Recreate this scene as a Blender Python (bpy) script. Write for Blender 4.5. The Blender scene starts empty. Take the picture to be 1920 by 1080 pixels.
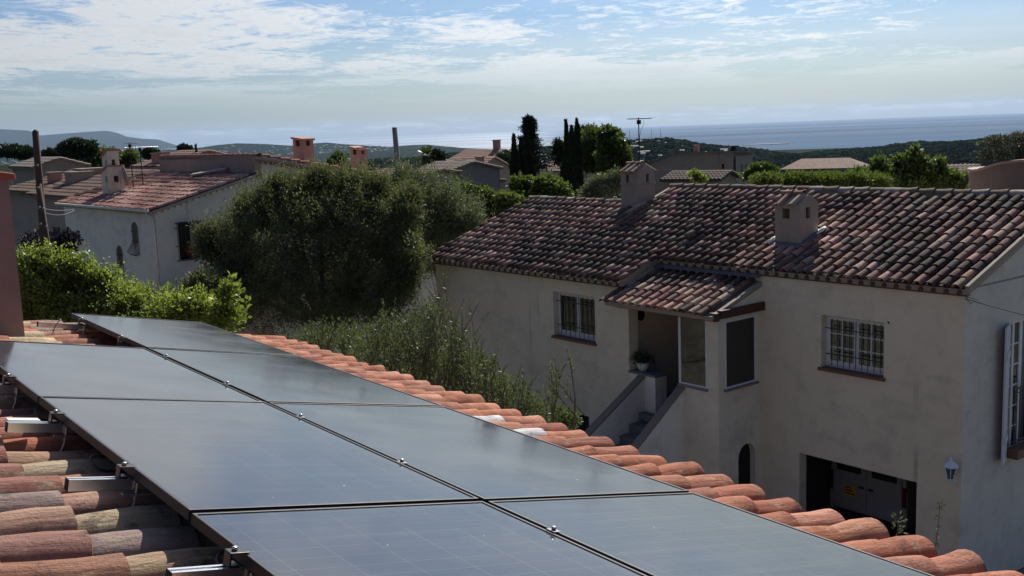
import bpy, math, random
import numpy as np
from mathutils import Matrix, Vector
rnd = random.Random(7); nr = np.random.default_rng(11)
C = bpy.context.scene.collection
SC = bpy.context.scene

# ------------------------------------------------------------------ camera
F_PX, PITCH, ROLL = 1983.0, 0.148, 0.037
_f = np.array([0, math.cos(PITCH), -math.sin(PITCH)]); _r = np.array([1.0, 0, 0]); _d = np.cross(_f, _r)
_R = math.cos(ROLL)*_r + math.sin(ROLL)*_d; _D = -math.sin(ROLL)*_r + math.cos(ROLL)*_d
cd = bpy.data.cameras.new('camera'); cam = bpy.data.objects.new('camera', cd); C.objects.link(cam); SC.camera = cam
cam.matrix_world = Matrix(((_R[0], -_D[0], -_f[0], 0), (_R[1], -_D[1], -_f[1], 0), (_R[2], -_D[2], -_f[2], 0), (0, 0, 0, 1)))
cd.sensor_width = 36; cd.lens = F_PX/1920*36; cd.clip_start = .05; cd.clip_end = 400000
def ray(x, y): return _R*(x-960)/F_PX + _D*(y-540)/F_PX + _f
def at(x, y, Y): d = ray(x, y); return d*Y/d[1]

# ------------------------------------------------------------------ light
SUN_AZ, SUN_EL = math.radians(15), math.radians(39)
SKY, CLOUD_A, EXPO, SUN_W = 0.075, 4.5, 0.42, 4.9
sd = np.array([math.sin(SUN_AZ)*math.cos(SUN_EL), math.cos(SUN_AZ)*math.cos(SUN_EL), math.sin(SUN_EL)])
sl = bpy.data.lights.new('sun', 'SUN'); sl.energy = SUN_W; sl.angle = math.radians(.55); sl.color = (1, .95, .87)
so = bpy.data.objects.new('sun', sl); C.objects.link(so); so.rotation_euler = Vector(-sd).to_track_quat('-Z', 'Y').to_euler(); so.location = (0, 0, 60)
w = bpy.data.worlds.new('World'); SC.world = w; w.use_nodes = True
class NT:
    def __init__(s, t): s.t = t; t.nodes.clear()
    def n(s, ty, ins=None, **kw):
        o = s.t.nodes.new(ty)
        for k, v in kw.items(): setattr(o, k, v)
        for k, v in (ins or {}).items():
            i = o.inputs[k]
            if hasattr(v, 'is_output') or isinstance(v, bpy.types.NodeSocket): s.t.links.new(v, i)
            elif isinstance(v, bpy.types.Node): s.t.links.new(v.outputs[0], i)
            else: i.default_value = v
        return o
    def m(s, op, a, b=0.0, c=None, clamp=False):
        ins = {0: a, 1: b}
        if c is not None: ins[2] = c
        return s.n('ShaderNodeMath', ins, operation=op, use_clamp=clamp).outputs[0]
    def ramp(s, f, stops, interp='LINEAR'):
        o = s.n('ShaderNodeValToRGB', {0: f}); e = o.color_ramp; e.interpolation = interp
        while len(e.elements) < len(stops): e.elements.new(.5)
        for i, (p, c) in enumerate(stops):
            e.elements[i].position = p; e.elements[i].color = (tuple(c)+(1,))[:4] if not isinstance(c, (int, float)) else (c, c, c, 1)
        return o.outputs[0]
    def noise(s, vec, scale, detail=4, rough=.55, dist=0.0):
        return s.n('ShaderNodeTexNoise', {'Vector': vec, 'Scale': scale, 'Detail': detail, 'Roughness': rough, 'Distortion': dist}).outputs[0]
    def mix(s, f, a, b, mode='MIX'):
        o = s.n('ShaderNodeMix', data_type='RGBA', blend_type=mode)
        for k, v in ((0, f), (6, a), (7, b)):
            if isinstance(v, bpy.types.NodeSocket): s.t.links.new(v, o.inputs[k])
            else: o.inputs[k].default_value = v if isinstance(v, float) else ((tuple(v)+(1,))[:4])
        return o.outputs[2]
    def mapv(s, vec, scale=(1, 1, 1), loc=(0, 0, 0), rot=(0, 0, 0)):
        return s.n('ShaderNodeMapping', {'Vector': vec, 'Scale': scale, 'Location': loc, 'Rotation': rot}).outputs[0]
t = NT(w.node_tree)
sky = t.n('ShaderNodeTexSky', sky_type='NISHITA', sun_disc=False, sun_elevation=SUN_EL, sun_rotation=SUN_AZ, altitude=150, air_density=1.0, dust_density=1.6, ozone_density=2.0)
g = t.n('ShaderNodeTexCoord').outputs['Generated']
sx = t.n('ShaderNodeSeparateXYZ', {0: g}); X, Yy, Z = sx.outputs
zz = t.m('MAXIMUM', t.m('ADD', Z, .035), .03)
px = t.m('DIVIDE', X, zz); py = t.m('DIVIDE', Yy, zz)
pv = t.n('ShaderNodeCombineXYZ', {0: px, 1: py, 2: 0.0}).outputs[0]
# sheets of altocumulus on a plane overhead, drawn out across the view
wp_ = t.n('ShaderNodeTexNoise', {'Vector': t.mapv(pv, (.5, .5, 1), (2, 5, 0)), 'Scale': 1.0, 'Detail': 3.0}).outputs[1]
pw = t.n('ShaderNodeVectorMath', {0: pv, 1: t.n('ShaderNodeVectorMath', {0: wp_, 'Scale': 1.1}, operation='SCALE').outputs[0]}, operation='ADD').outputs[0]
big = t.noise(t.mapv(pw, (.34, .30, 1), (4.4, 1.2, 0), (0, 0, .25)), 1.0, 3, .5, .2)
mid = t.noise(t.mapv(pw, (1.3, 1.1, 1), (7.3, 2.0, 0), (0, 0, .4)), 1.0, 6, .62, .4)
fine = t.noise(t.mapv(pw, (7.5, 5.5, 1), (1.0, 4.0, 0), (0, 0, .5)), 1.0, 6, .72, .5)
s0 = t.m('ADD', t.m('MULTIPLY', big, 1.15), t.m('ADD', t.m('MULTIPLY', mid, .60), t.m('MULTIPLY', fine, .62)))
dens = t.n('ShaderNodeMapRange', {0: s0, 1: 1.08, 2: 1.24, 3: 0.0, 4: 1.0}).outputs[0]
fade = t.n('ShaderNodeMapRange', {0: Z, 1: .015, 2: .075, 3: 0.0, 4: 1.0}, interpolation_type='SMOOTHSTEP').outputs[0]
dens = t.m('MULTIPLY', dens, fade)
veil = t.n('ShaderNodeMapRange', {0: t.noise(t.mapv(pv, (.12, .5, 1), (9, 3, 0)), 1.0, 4, .5), 1: .35, 2: .75, 3: .03, 4: .26}).outputs[0]
# low line of small cumulus just over the horizon
az = t.m('ARCTAN2', X, Yy)
cv = t.n('ShaderNodeCombineXYZ', {0: t.m('MULTIPLY', az, 26.0), 1: t.m('MULTIPLY', Z, 200.0), 2: 0.0}).outputs[0]
cu = t.n('ShaderNodeMapRange', {0: t.noise(cv, 1.0, 5, .6), 1: .47, 2: .62, 3: 0.0, 4: .75}).outputs[0]
cuw = t.m('MULTIPLY', t.n('ShaderNodeMapRange', {0: Z, 1: .001, 2: .006, 3: 0.0, 4: 1.0}).outputs[0], t.n('ShaderNodeMapRange', {0: Z, 1: .008, 2: .018, 3: 1.0, 4: 0.0}).outputs[0])
dens = t.m('MAXIMUM', t.m('MAXIMUM', dens, t.m('MULTIPLY', veil, t.m('ADD', t.m('MULTIPLY', fade, .7), .3))), t.m('MULTIPLY', cu, cuw), clamp=True)
# thin cloud scatters forward: brightest towards the sun, dimmer away from it
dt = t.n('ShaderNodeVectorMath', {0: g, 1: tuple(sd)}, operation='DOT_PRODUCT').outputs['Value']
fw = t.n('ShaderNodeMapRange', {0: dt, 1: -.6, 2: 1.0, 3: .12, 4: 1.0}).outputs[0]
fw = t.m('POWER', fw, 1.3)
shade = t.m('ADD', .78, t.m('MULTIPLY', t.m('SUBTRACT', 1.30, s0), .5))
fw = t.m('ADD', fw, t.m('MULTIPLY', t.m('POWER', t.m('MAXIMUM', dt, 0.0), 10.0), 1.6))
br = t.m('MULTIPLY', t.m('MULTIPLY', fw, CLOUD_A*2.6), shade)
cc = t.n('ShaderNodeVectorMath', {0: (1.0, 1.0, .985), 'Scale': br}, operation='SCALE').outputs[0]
hz_ = t.n('ShaderNodeMapRange', {0: Z, 1: .0, 2: .10}).outputs[0]
sb = t.mix(1.0, sky.outputs[0], t.mix(hz_, (.50, .62, .74), (.35, .53, .80)), 'MULTIPLY')
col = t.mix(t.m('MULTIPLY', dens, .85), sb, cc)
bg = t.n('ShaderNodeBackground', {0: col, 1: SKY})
t.n('ShaderNodeOutputWorld', {0: bg.outputs[0]})
SC.view_settings.view_transform = 'Standard'; SC.view_settings.look = 'None'; SC.view_settings.exposure = EXPO; SC.view_settings.gamma = 1
SC.view_settings.use_curve_mapping = False
SC.render.engine = 'CYCLES'
try:
    SC.cycles.volume_bounces = 0; SC.cycles.transparent_max_bounces = 12; SC.cycles.max_bounces = 6
    SC.cycles.volume_step_rate = 4
except Exception: pass

# ------------------------------------------------------------------ materials
def mat(name):
    m = bpy.data.materials.new(name); m.use_nodes = True; return m, NT(m.node_tree)
def out(t, sh, vol=None):
    o = t.n('ShaderNodeOutputMaterial', {0: sh} if sh else {})
    if vol: t.t.links.new(vol, o.inputs[1])
def pbsdf(t, col, rough=.8, spec=.3, bump=None, metal=0.0, **kw):
    ins = {'Base Color': (tuple(col)+(1,))[:4] if isinstance(col, (tuple, list)) else col, 'Roughness': rough, 'Specular IOR Level': spec, 'Metallic': metal}
    ins.update(kw)
    if bump is not None: ins['Normal'] = bump
    return t.n('ShaderNodeBsdfPrincipled', ins).outputs[0]
def bump(t, h, strength=.3, dist=.01):
    return t.n('ShaderNodeBump', {'Height': h, 'Strength': strength, 'Distance': dist}).outputs[0]
def objc(t): return t.n('ShaderNodeTexCoord').outputs['Object']
def simple(name, col, rough=.6, spec=.4, metal=0.0, vary=.15, scale=8.0, bs=.1):
    m, t = mat(name); o = objc(t); n = t.noise(o, scale, 4, .6)
    a = tuple(c*(1-vary) for c in col); b = tuple(min(1, c*(1+vary)) for c in col)
    out(t, pbsdf(t, t.mix(n, a, b), rough, spec, bump(t, t.noise(o, scale*6, 3), bs, .004), metal)); return m
def plaster(name, col, dirt=(.12, .11, .10), amt=.5, bs=.35):
    m, t = mat(name); o = objc(t)
    big = t.noise(o, .45, 4, .6); md = t.noise(o, 2.6, 6, .65)
    st = t.noise(t.mapv(o, (3.2, 3.2, .22)), 1.0, 5, .62)
    a = tuple(c*.86 for c in col); b = tuple(min(1, c*1.1) for c in col)
    c0 = t.mix(big, a, b)
    c0 = t.mix(t.m('MULTIPLY', t.n('ShaderNodeMapRange', {0: md, 1: .48, 2: .72}).outputs[0], .42), c0, tuple(c*.62 for c in col))
    c0 = t.mix(t.n('ShaderNodeMapRange', {0: t.noise(t.mapv(o, (1, 1, 1.6), (4, 4, 4)), 1.1, 7, .7), 1: .54, 2: .66, 3: 0.0, 4: .35}).outputs[0], c0, tuple(c*.55 for c in (col[0]*.92, col[1]*.98, col[2]*1.05)))
    k = t.m('MULTIPLY', t.n('ShaderNodeMapRange', {0: st, 1: .60, 2: .74}).outputs[0], amt)
    c0 = t.mix(t.m('MULTIPLY', k, t.n('ShaderNodeMapRange', {0: t.noise(o, .9, 4), 1: .48, 2: .62}).outputs[0]), c0, dirt)
    h = t.m('ADD', t.m('MULTIPLY', t.noise(o, 3.0, 3), 1.5), t.noise(o, 38.0, 5, .7))
    out(t, pbsdf(t, c0, .92, .12, bump(t, h, bs, .012))); return m
def tilemat(name, lich=(.24, .23, .17), la=.5, dark=.6, attr=False, grain=.85, bs=.9):
    """fired clay: the tile's own colour with grain along it, lichen and soot"""
    m, t = mat(name); o = objc(t)
    if attr:
        base = t.n('ShaderNodeAttribute', attribute_name='col').outputs[0]; vec = o
    else:
        oi = t.n('ShaderNodeObjectInfo'); base = oi.outputs['Color']
        off = t.n('ShaderNodeCombineXYZ', {0: t.m('MULTIPLY', oi.outputs['Random'], 91.0), 1: t.m('MULTIPLY', oi.outputs['Random'], 37.0), 2: 0.0}).outputs[0]
        vec = t.n('ShaderNodeVectorMath', {0: o, 1: off}, operation='ADD').outputs[0]
    g1 = t.noise(t.mapv(vec, (3, 26, 26)) if not attr else t.mapv(vec, (8, 8, 8)), 1.0, 5, .6)
    c0 = t.mix(t.n('ShaderNodeMapRange', {0: g1, 1: .3, 2: .75, 3: .0, 4: grain}).outputs[0], base, t.mix(1.0, base, (.40, .34, .32), 'MULTIPLY'))
    pale = t.n('ShaderNodeMapRange', {0: t.noise(t.mapv(vec, (2, 9, 9), (3, 3, 3)), 1.0, 4, .6), 1: .5, 2: .8, 3: 0.0, 4: .4}).outputs[0]
    c0 = t.mix(pale, c0, t.mix(.5, base, (.55, .38, .30)))
    l = t.n('ShaderNodeMapRange', {0: t.noise(vec, 11.0, 7, .72), 1: .56, 2: .66, 3: 0.0, 4: la}).outputs[0]
    c0 = t.mix(l, c0, lich)
    d = t.n('ShaderNodeMapRange', {0: t.noise(t.mapv(vec, (1, 1, 1), (5, 1, 2)), 7.0, 8, .75), 1: .54, 2: .68, 3: 0.0, 4: dark}).outputs[0]
    c0 = t.mix(d, c0, (.035, .032, .03))
    h = t.m('ADD', t.m('MULTIPLY', t.noise(t.mapv(vec, (5, 34, 34)), 1.0, 5, .65), 1.6), t.noise(vec, 70.0, 6, .75))
    out(t, pbsdf(t, c0, .9, .15, bump(t, h, bs, .010))); return m
def leafmat(name, a, b, trans=.35, spec=.35, rough=.5, back=None):
    m, t = mat(name); at_ = t.n('ShaderNodeAttribute', attribute_name='rnd').outputs['Fac']
    c = t.mix(at_, a, b)
    if back:
        c = t.mix(t.n('ShaderNodeNewGeometry').outputs['Backfacing'], c, back)
    p = pbsdf(t, c, rough, spec)
    tr = t.n('ShaderNodeBsdfTranslucent', {0: t.mix(1.0, c, (1.1, 1.2, .60), 'MULTIPLY')}).outputs[0]
    out(t, t.n('ShaderNodeMixShader', {0: trans, 1: p, 2: tr}).outputs[0]); return m
def glassmat(name, tint=(.36, .43, .44), fac=.55):
    m, t = mat(name); o = objc(t)
    tr = t.n('ShaderNodeBsdfTransparent', {0: tint+(1,)}).outputs[0]
    gl = t.n('ShaderNodeBsdfGlossy', {0: (.9, .93, .95, 1), 'Roughness': .03, 'Normal': bump(t, t.noise(o, 1.3, 2), .04, .05)}).outputs[0]
    fr = t.n('ShaderNodeFresnel', {0: 1.5}).outputs[0]
    out(t, t.n('ShaderNodeMixShader', {0: t.m('ADD', t.m('MULTIPLY', fr, 1.2), .03, clamp=True), 1: tr, 2: gl}).outputs[0]); return m
M = dict(
    wall=plaster('ochre_plaster', (.68, .60, .46), amt=.75), wall2=plaster('cream_plaster', (.69, .62, .49), amt=.6), white=plaster('white_plaster', (.74, .71, .61), amt=.3),
    beige=plaster('beige_plaster', (.36, .30, .24)), rose=plaster('rose_plaster', (.30, .205, .18), amt=.5), dull=plaster('dull_rose_plaster', (.34, .255, .215), amt=.8),
    ledge=simple('terracotta_ledge', (.16, .075, .05), .7), wood=simple('dark_beam_wood', (.07, .028, .018), .7, scale=14), frame=simple('white_joinery', (.62, .64, .66), .4),
    iron=simple('black_wrought_iron', (.012, .012, .014), .5), black=simple('matt_black', (.008, .008, .009), .8), stone=simple('worn_cap_stone', (.20, .165, .13), .9, scale=5),
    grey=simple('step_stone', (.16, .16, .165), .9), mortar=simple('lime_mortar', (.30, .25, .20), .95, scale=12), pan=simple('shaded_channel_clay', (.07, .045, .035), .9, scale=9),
    alu=simple('mill_aluminium', (.72, .73, .74), .28, .5, 1.0, .06, 20), alud=simple('dark_anodised_aluminium', (.05, .05, .055), .35, .5, .8), steel=simple('zinc_steel', (.45, .45, .46), .4, .5, .9),
    cable=simple('black_cable_sheath', (.015, .015, .015), .5), pole=simple('weathered_pole_wood', (.075, .045, .035), .9, scale=5, bs=.5), concrete=simple('pole_concrete', (.17, .17, .16), .9),
    zinc=simple('lead_flashing', (.10, .105, .12), .6), pot=simple('white_pot_glaze', (.6, .6, .58), .35), soil=simple('potting_soil', (.05, .035, .025), 1.0),
    bark=simple('grey_bark', (.10, .08, .06), .95, scale=9, bs=.6), van=simple('shade_darkened_van_paint', (.22, .23, .235), .4, .4), yellow=simple('yellow_sticker', (.42, .25, .02), .5),  # white van paint darkened: the garage's shade is put into its colour
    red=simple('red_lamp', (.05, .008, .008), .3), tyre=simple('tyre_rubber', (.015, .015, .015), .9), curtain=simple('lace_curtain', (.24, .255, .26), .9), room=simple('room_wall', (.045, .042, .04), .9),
    dish=simple('faded_dish_paint', (.33, .24, .21), .6), shutter=simple('pale_grey_shutter_paint', (.50, .54, .58), .5), rust=simple('rusty_steel', (.14, .05, .03), .8),
    white_patch=simple('white_lime_patch', (.75, .74, .72), .9, scale=20), lamp=simple('white_lantern_paint', (.6, .64, .68), .4),
    gable=plaster('gable_plaster', (.56, .545, .49), amt=.3),
)
M['tile'] = tilemat('old_roof_tile', la=.45, dark=.75)
M['tile_far'] = tilemat('old_roof_tile_joined', la=.4, dark=.7, attr=True)
M['tile_near'] = tilemat('near_roof_tile', lich=(.48, .40, .27), la=.55, dark=.85, grain=.70, bs=.85)
M['tile_near_far'] = tilemat('near_roof_tile_joined', la=.3, dark=.4, attr=True)
M['tile_clean'] = tilemat('clean_roof_tile', la=.15, dark=.25)
M['tile_clean_far'] = tilemat('clean_roof_tile_joined', la=.15, dark=.3, attr=True)
M['glass'] = glassmat('window_glass')
def panelmat():
    m, t = mat('solar_cells'); o = objc(t)
    s = t.n('ShaderNodeSeparateXYZ', {0: o}); x, y, z = s.outputs
    def lines(v, n, wd):
        f = t.m('ABSOLUTE', t.m('SUBTRACT', t.m('FRACT', t.m('MULTIPLY', v, n)), .5)); return t.m('LESS_THAN', f, wd)
    cell = t.m('MAXIMUM', lines(x, 5.6, .008), lines(y, 11.0, .012))
    bus = lines(x, 95.0, .10); fing = lines(y, 62.0, .08)
    dust = t.n('ShaderNodeMapRange', {0: t.noise(t.mapv(o, (1, 1, 1)), 1.6, 7, .68), 1: .35, 2: .75, 3: 0.0, 4: .16}).outputs[0]
    c = t.mix(t.m('MULTIPLY', cell, .6), (.012, .014, .022), (.16, .165, .18))
    c = t.mix(t.m('MULTIPLY', t.m('MAXIMUM', bus, fing), .55), c, (.13, .135, .15))
    dust = t.m('ADD', dust, t.n('ShaderNodeMapRange', {0: t.noise(t.mapv(o, (.9, 13, 1)), 1.0, 5, .65), 1: .5, 2: .8, 3: 0.0, 4: .22}).outputs[0])
    edge = t.m('MULTIPLY', t.n('ShaderNodeMapRange', {0: x, 1: 1.05, 2: 1.12, 3: 0.0, 4: .45}).outputs[0], t.noise(o, 9.0, 4))
    c = t.mix(t.m('ADD', dust, edge), c, (.17, .17, .165))
    spots = t.m('GREATER_THAN', t.noise(o, 24.0, 1), .80)
    c = t.mix(t.m('MULTIPLY', spots, .5), c, (.5, .5, .48))
    r = t.n('ShaderNodeMapRange', {0: t.noise(o, 2.2, 5), 1: .3, 2: .7, 3: .06, 4: .17}).outputs[0]
    out(t, pbsdf(t, c, r, .5, bump(t, t.m('ADD', t.m('MULTIPLY', t.noise(o, 1.1, 2), .6), t.m('MULTIPLY', t.noise(o, 300.0, 2), .02)), .05, .02), **{'IOR': 1.62})); return m
M['cells'] = panelmat()

# ------------------------------------------------------------------ mesh helpers
class MB:
    def __init__(s): s.v = []; s.f = []
    def add(s, vs, fs):
        k = len(s.v); s.v += [tuple(map(float, p)) for p in vs]; s.f += [tuple(i+k for i in f) for f in fs]; return s
    def box(s, x0, x1, y0, y1, z0, z1):
        return s.add([(x0, y0, z0), (x1, y0, z0), (x1, y1, z0), (x0, y1, z0), (x0, y0, z1), (x1, y0, z1), (x1, y1, z1), (x0, y1, z1)],
                     [(0, 3, 2, 1), (4, 5, 6, 7), (0, 1, 5, 4), (1, 2, 6, 5), (2, 3, 7, 6), (3, 0, 4, 7)])
    def hexa(s, p):
        return s.add(p, [(0, 3, 2, 1), (4, 5, 6, 7), (0, 1, 5, 4), (1, 2, 6, 5), (2, 3, 7, 6), (3, 0, 4, 7)])
    def prism(s, poly, axis, a, b):
        """poly in the two other axes, extruded along axis"""
        n = len(poly); vs = []
        for q in (a, b):
            for (p0, p1) in poly:
                v = [0, 0, 0]; o = [i for i in range(3) if i != axis]; v[axis] = q; v[o[0]] = p0; v[o[1]] = p1; vs.append(v)
        return s.add(vs, [tuple(range(n))[::-1], tuple(range(n, 2*n))]+[(i, (i+1) % n, n+(i+1) % n, n+i) for i in range(n)])
    def tube(s, pts, rs, n=6):
        pts = [Vector(p) for p in pts]; k = len(s.v)
        if not hasattr(rs, '__len__'): rs = [rs]*len(pts)
        for i, p in enumerate(pts):
            d = (pts[min(i+1, len(pts)-1)]-pts[max(i-1, 0)]); d = d.normalized() if d.length > 1e-9 else Vector((0, 0, 1))
            a = d.cross(Vector((0, 0, 1))); a = a.normalized() if a.length > 1e-3 else Vector((1, 0, 0)); b = d.cross(a)
            for j in range(n):
                th = 2*math.pi*j/n; s.v.append(tuple(p+(a*math.cos(th)+b*math.sin(th))*rs[i]))
        for i in range(len(pts)-1):
            for j in range(n): s.f.append((k+i*n+j, k+i*n+(j+1) % n, k+(i+1)*n+(j+1) % n, k+(i+1)*n+j))
        s.f.append(tuple(k+j for j in range(n))[::-1]); s.f.append(tuple(k+(len(pts)-1)*n+j for j in range(n))); return s
    def lathe(s, prof, c=(0, 0, 0), n=16):
        k = len(s.v)
        for (r, z) in prof:
            for j in range(n): th = 2*math.pi*j/n; s.v.append((c[0]+r*math.cos(th), c[1]+r*math.sin(th), c[2]+z))
        for i in range(len(prof)-1):
            for j in range(n): s.f.append((k+i*n+j, k+i*n+(j+1) % n, k+(i+1)*n+(j+1) % n, k+(i+1)*n+j))
        s.f.append(tuple(k+j for j in range(n))[::-1]); s.f.append(tuple(k+(len(prof)-1)*n+j for j in range(n))); return s
    def build(s, name, m, parent=None, smooth=False, bevel=0, loc=None):
        me = bpy.data.meshes.new(name); me.from_pydata(s.v, [], s.f); me.materials.append(m)
        if smooth:
            me.polygons.foreach_set('use_smooth', [True]*len(me.polygons))
        o = bpy.data.objects.new(name, me); C.objects.link(o)
        if parent: o.parent = parent
        if loc is not None: o.location = loc
        if bevel:
            b = o.modifiers.new('b', 'BEVEL'); b.width = bevel; b.segments = 2; b.limit_method = 'ANGLE'
        return o
def tag(o, label=None, cat=None, group=None, kind=None):
    for k, v in (('label', label), ('category', cat), ('group', group), ('kind', kind)):
        if v: o[k] = v
    return o
def empty(name, loc, rz=0, label=None, cat=None, group=None):
    o = bpy.data.objects.new(name, None); C.objects.link(o); o.location = tuple(map(float, loc)); o.rotation_euler = (0, 0, rz); o.empty_display_size = .2
    return tag(o, label, cat, group)
def npmesh(name, V, Fc, m, parent=None, smooth=False, attrs=None, col=None):
    V = np.asarray(V, dtype=np.float32); Fc = np.asarray(Fc, dtype=np.int32); k = Fc.shape[1]
    me = bpy.data.meshes.new(name); me.vertices.add(len(V)); me.vertices.foreach_set('co', V.ravel())
    me.loops.add(Fc.size); me.loops.foreach_set('vertex_index', Fc.ravel())
    me.polygons.add(len(Fc)); me.polygons.foreach_set('loop_start', np.arange(0, Fc.size, k, dtype=np.int32)); me.polygons.foreach_set('loop_total', np.full(len(Fc), k, dtype=np.int32))
    if smooth: me.polygons.foreach_set('use_smooth', np.ones(len(Fc), dtype=bool))
    me.update(calc_edges=True)
    for an, av in (attrs or {}).items():
        a = me.attributes.new(an, 'FLOAT', 'POINT'); a.data.foreach_set('value', np.asarray(av, dtype=np.float32))
    if col is not None:
        a = me.attributes.new('col', 'FLOAT_COLOR', 'POINT'); a.data.foreach_set('color', np.asarray(col, dtype=np.float32).ravel())
    me.materials.append(m); o = bpy.data.objects.new(name, me); C.objects.link(o)
    if parent: o.parent = parent
    return o
def stuff(o, label=None): o['kind'] = 'stuff'; return o

def wall_sheet(mb, u0, u1, z0, z1, holes, P, depth=.25, inner=True):
    """a wall face with real openings; P(u, d, z) -> local point, d = depth into the wall; holes: (u0,u1,z0,z1[,'arch'])"""
    us = sorted({u0, u1}|{h[0] for h in holes}|{h[1] for h in holes}); zs = sorted({z0, z1}|{h[2] for h in holes}|{h[3] for h in holes})
    for dd in ((0, depth) if inner else (0,)):
        for i in range(len(us)-1):
            for j in range(len(zs)-1):
                uc, zc = (us[i]+us[i+1])/2, (zs[j]+zs[j+1])/2
                if any(h[0] < uc < h[1] and h[2] < zc < h[3] for h in holes): continue
                q = [P(us[i], dd, zs[j]), P(us[i+1], dd, zs[j]), P(us[i+1], dd, zs[j+1]), P(us[i], dd, zs[j+1])]
                mb.add(q, [(0, 1, 2, 3)])
    for h in holes:
        a, b, c, d = h[:4]
        if len(h) > 4:
            n = 8; r = (b-a)/2; zc = d-r; arc = [((a+b)/2-r*math.cos(math.pi*k/n), zc+r*math.sin(math.pi*k/n)) for k in range(n+1)]
            for k in range(n):
                (x0, y0), (x1, y1) = arc[k], arc[k+1]
                for dd in (0, depth): mb.add([P(x0, dd, y0), P(x1, dd, y1), P(x1, dd, d), P(x0, dd, d)], [(0, 1, 2, 3)])
                mb.add([P(x0, 0, y0), P(x1, 0, y1), P(x1, depth, y1), P(x0, depth, y0)], [(0, 1, 2, 3)])
            edges = [((a, c), (a, zc)), ((b, c), (b, zc)), ((a, c), (b, c))]
        else: edges = [((a, c), (a, d)), ((b, c), (b, d)), ((a, c), (b, c)), ((a, d), (b, d))]
        for (p, q) in edges: mb.add([P(p[0], 0, p[1]), P(q[0], 0, q[1]), P(q[0], depth, q[1]), P(p[0], depth, p[1])], [(0, 1, 2, 3)])
    return mb

def tile_mesh(name, L, r0, r1, m, nseg=7, nlen=2, th=.014, seed=0, wob=.004, lump=0):
    """half-barrel clay tile: x runs down the slope from 0 to L, wide end r0 at L"""
    q = random.Random(seed); V = []; Fc = []; ph = [q.uniform(0, 6.28) for _ in range(6)]
    for i in range(nlen+1):
        f = i/nlen; x = f*L; r = r1+(r0-r1)*f
        r *= 1+lump*.05*math.sin(f*5+ph[0]); zc = wob*2*math.sin(f*4+ph[1]); yc = wob*2*math.sin(f*3+ph[2])
        for j in range(nseg+1):
            a = math.pi*(j/nseg)
            rr = r*(1+q.uniform(-1, 1)*wob*4+.02*math.sin(2*a+ph[3]))
            V.append((x+(q.uniform(-1, 1)*wob if i == nlen else 0), rr*math.cos(a)+yc, rr*math.sin(a)*.92+zc))
    n1 = nseg+1
    for i in range(nlen):
        for j in range(nseg): Fc.append((i*n1+j, i*n1+j+1, (i+1)*n1+j+1, (i+1)*n1+j))
    k = len(V); base = nlen*n1                    # rolled lip and hollow of the lower end
    for (rf, dx) in (((r0-th)/r0, .004), ((r0-th)/r0, -.09)):
        for j in range(n1):
            v = V[base+j]; V.append((L+dx if dx > 0 else L+dx, v[1]*rf, v[2]*rf))
    for j in range(nseg):
        Fc.append((base+j, base+j+1, k+j+1, k+j)); Fc.append((k+j, k+j+1, k+n1+j+1, k+n1+j))
    me = bpy.data.meshes.new(name); me.from_pydata(V, [], Fc); me.materials.append(m)
    me.polygons.foreach_set('use_smooth', [True]*len(me.polygons)); me.validate()
    try: me.set_sharp_from_angle(angle=math.radians(50))
    except Exception: pass
    return me
def lay_tiles(parent, meshes, places, mfar, n_obj, key, name='tile'):
    """places: (Matrix local, colour, mesh index). The n_obj that show best become parts, the rest one stuff part"""
    places = sorted(places, key=key); near, far = places[:n_obj], places[n_obj:]
    for (Mx, c, k) in near:
        o = bpy.data.objects.new(name, meshes[k]); C.objects.link(o); o.parent = parent; o.matrix_basis = Mx; o.color = tuple(c)+(1,)
    if far:
        VV, FF, CC = [], [], []; base = 0; cache = {}
        for (Mx, c, k) in far:
            if k not in cache:
                me = meshes[k]; v = np.empty(len(me.vertices)*3, dtype=np.float32); me.vertices.foreach_get('co', v); v = v.reshape(-1, 3)
                cache[k] = (v, np.array([list(p.vertices) for p in me.polygons], dtype=np.int32))
            v, f = cache[k]; A = np.array(Mx); VV.append(v@A[:3, :3].T+A[:3, 3]); FF.append(f+base); base += len(v)
            CC.append(np.tile(np.array(tuple(c)+(1,)), (len(v), 1)))
        stuff(npmesh(name+'_rows', np.concatenate(VV), np.concatenate(FF), mfar, parent, True, None, np.concatenate(CC)))
def frame_matrix(o, ex, ey, ez):
    return Matrix(((ex[0], ey[0], ez[0], o[0]), (ex[1], ey[1], ez[1], o[1]), (ex[2], ey[2], ez[2], o[2]), (0, 0, 0, 1)))
def corrugated(mb, x0, x1, y0, y1, zf, pitch, amp):
    """sheet of channel tiles; zf(x,y) plane height, ridges run along y"""
    n = max(1, int(round((x1-x0)/pitch)))
    for i in range(n):
        for j in range(4):
            fa, fb = j/4, (j+1)/4; xa, xb = x0+(i+fa)*(x1-x0)/n, x0+(i+fb)*(x1-x0)/n
            ha, hb = -amp*math.sin(math.pi*fa), -amp*math.sin(math.pi*fb)
            mb.add([(xa, y0, zf(xa, y0)+ha), (xb, y0, zf(xb, y0)+hb), (xb, y1, zf(xb, y1)+hb), (xa, y1, zf(xa, y1)+ha)], [(0, 1, 2, 3)])
    return mb
def jit(c, a=.12): k = 1+rnd.uniform(-a, a); return tuple(max(0, x*k*(1+rnd.uniform(-.05, .05))) for x in c)

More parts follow.
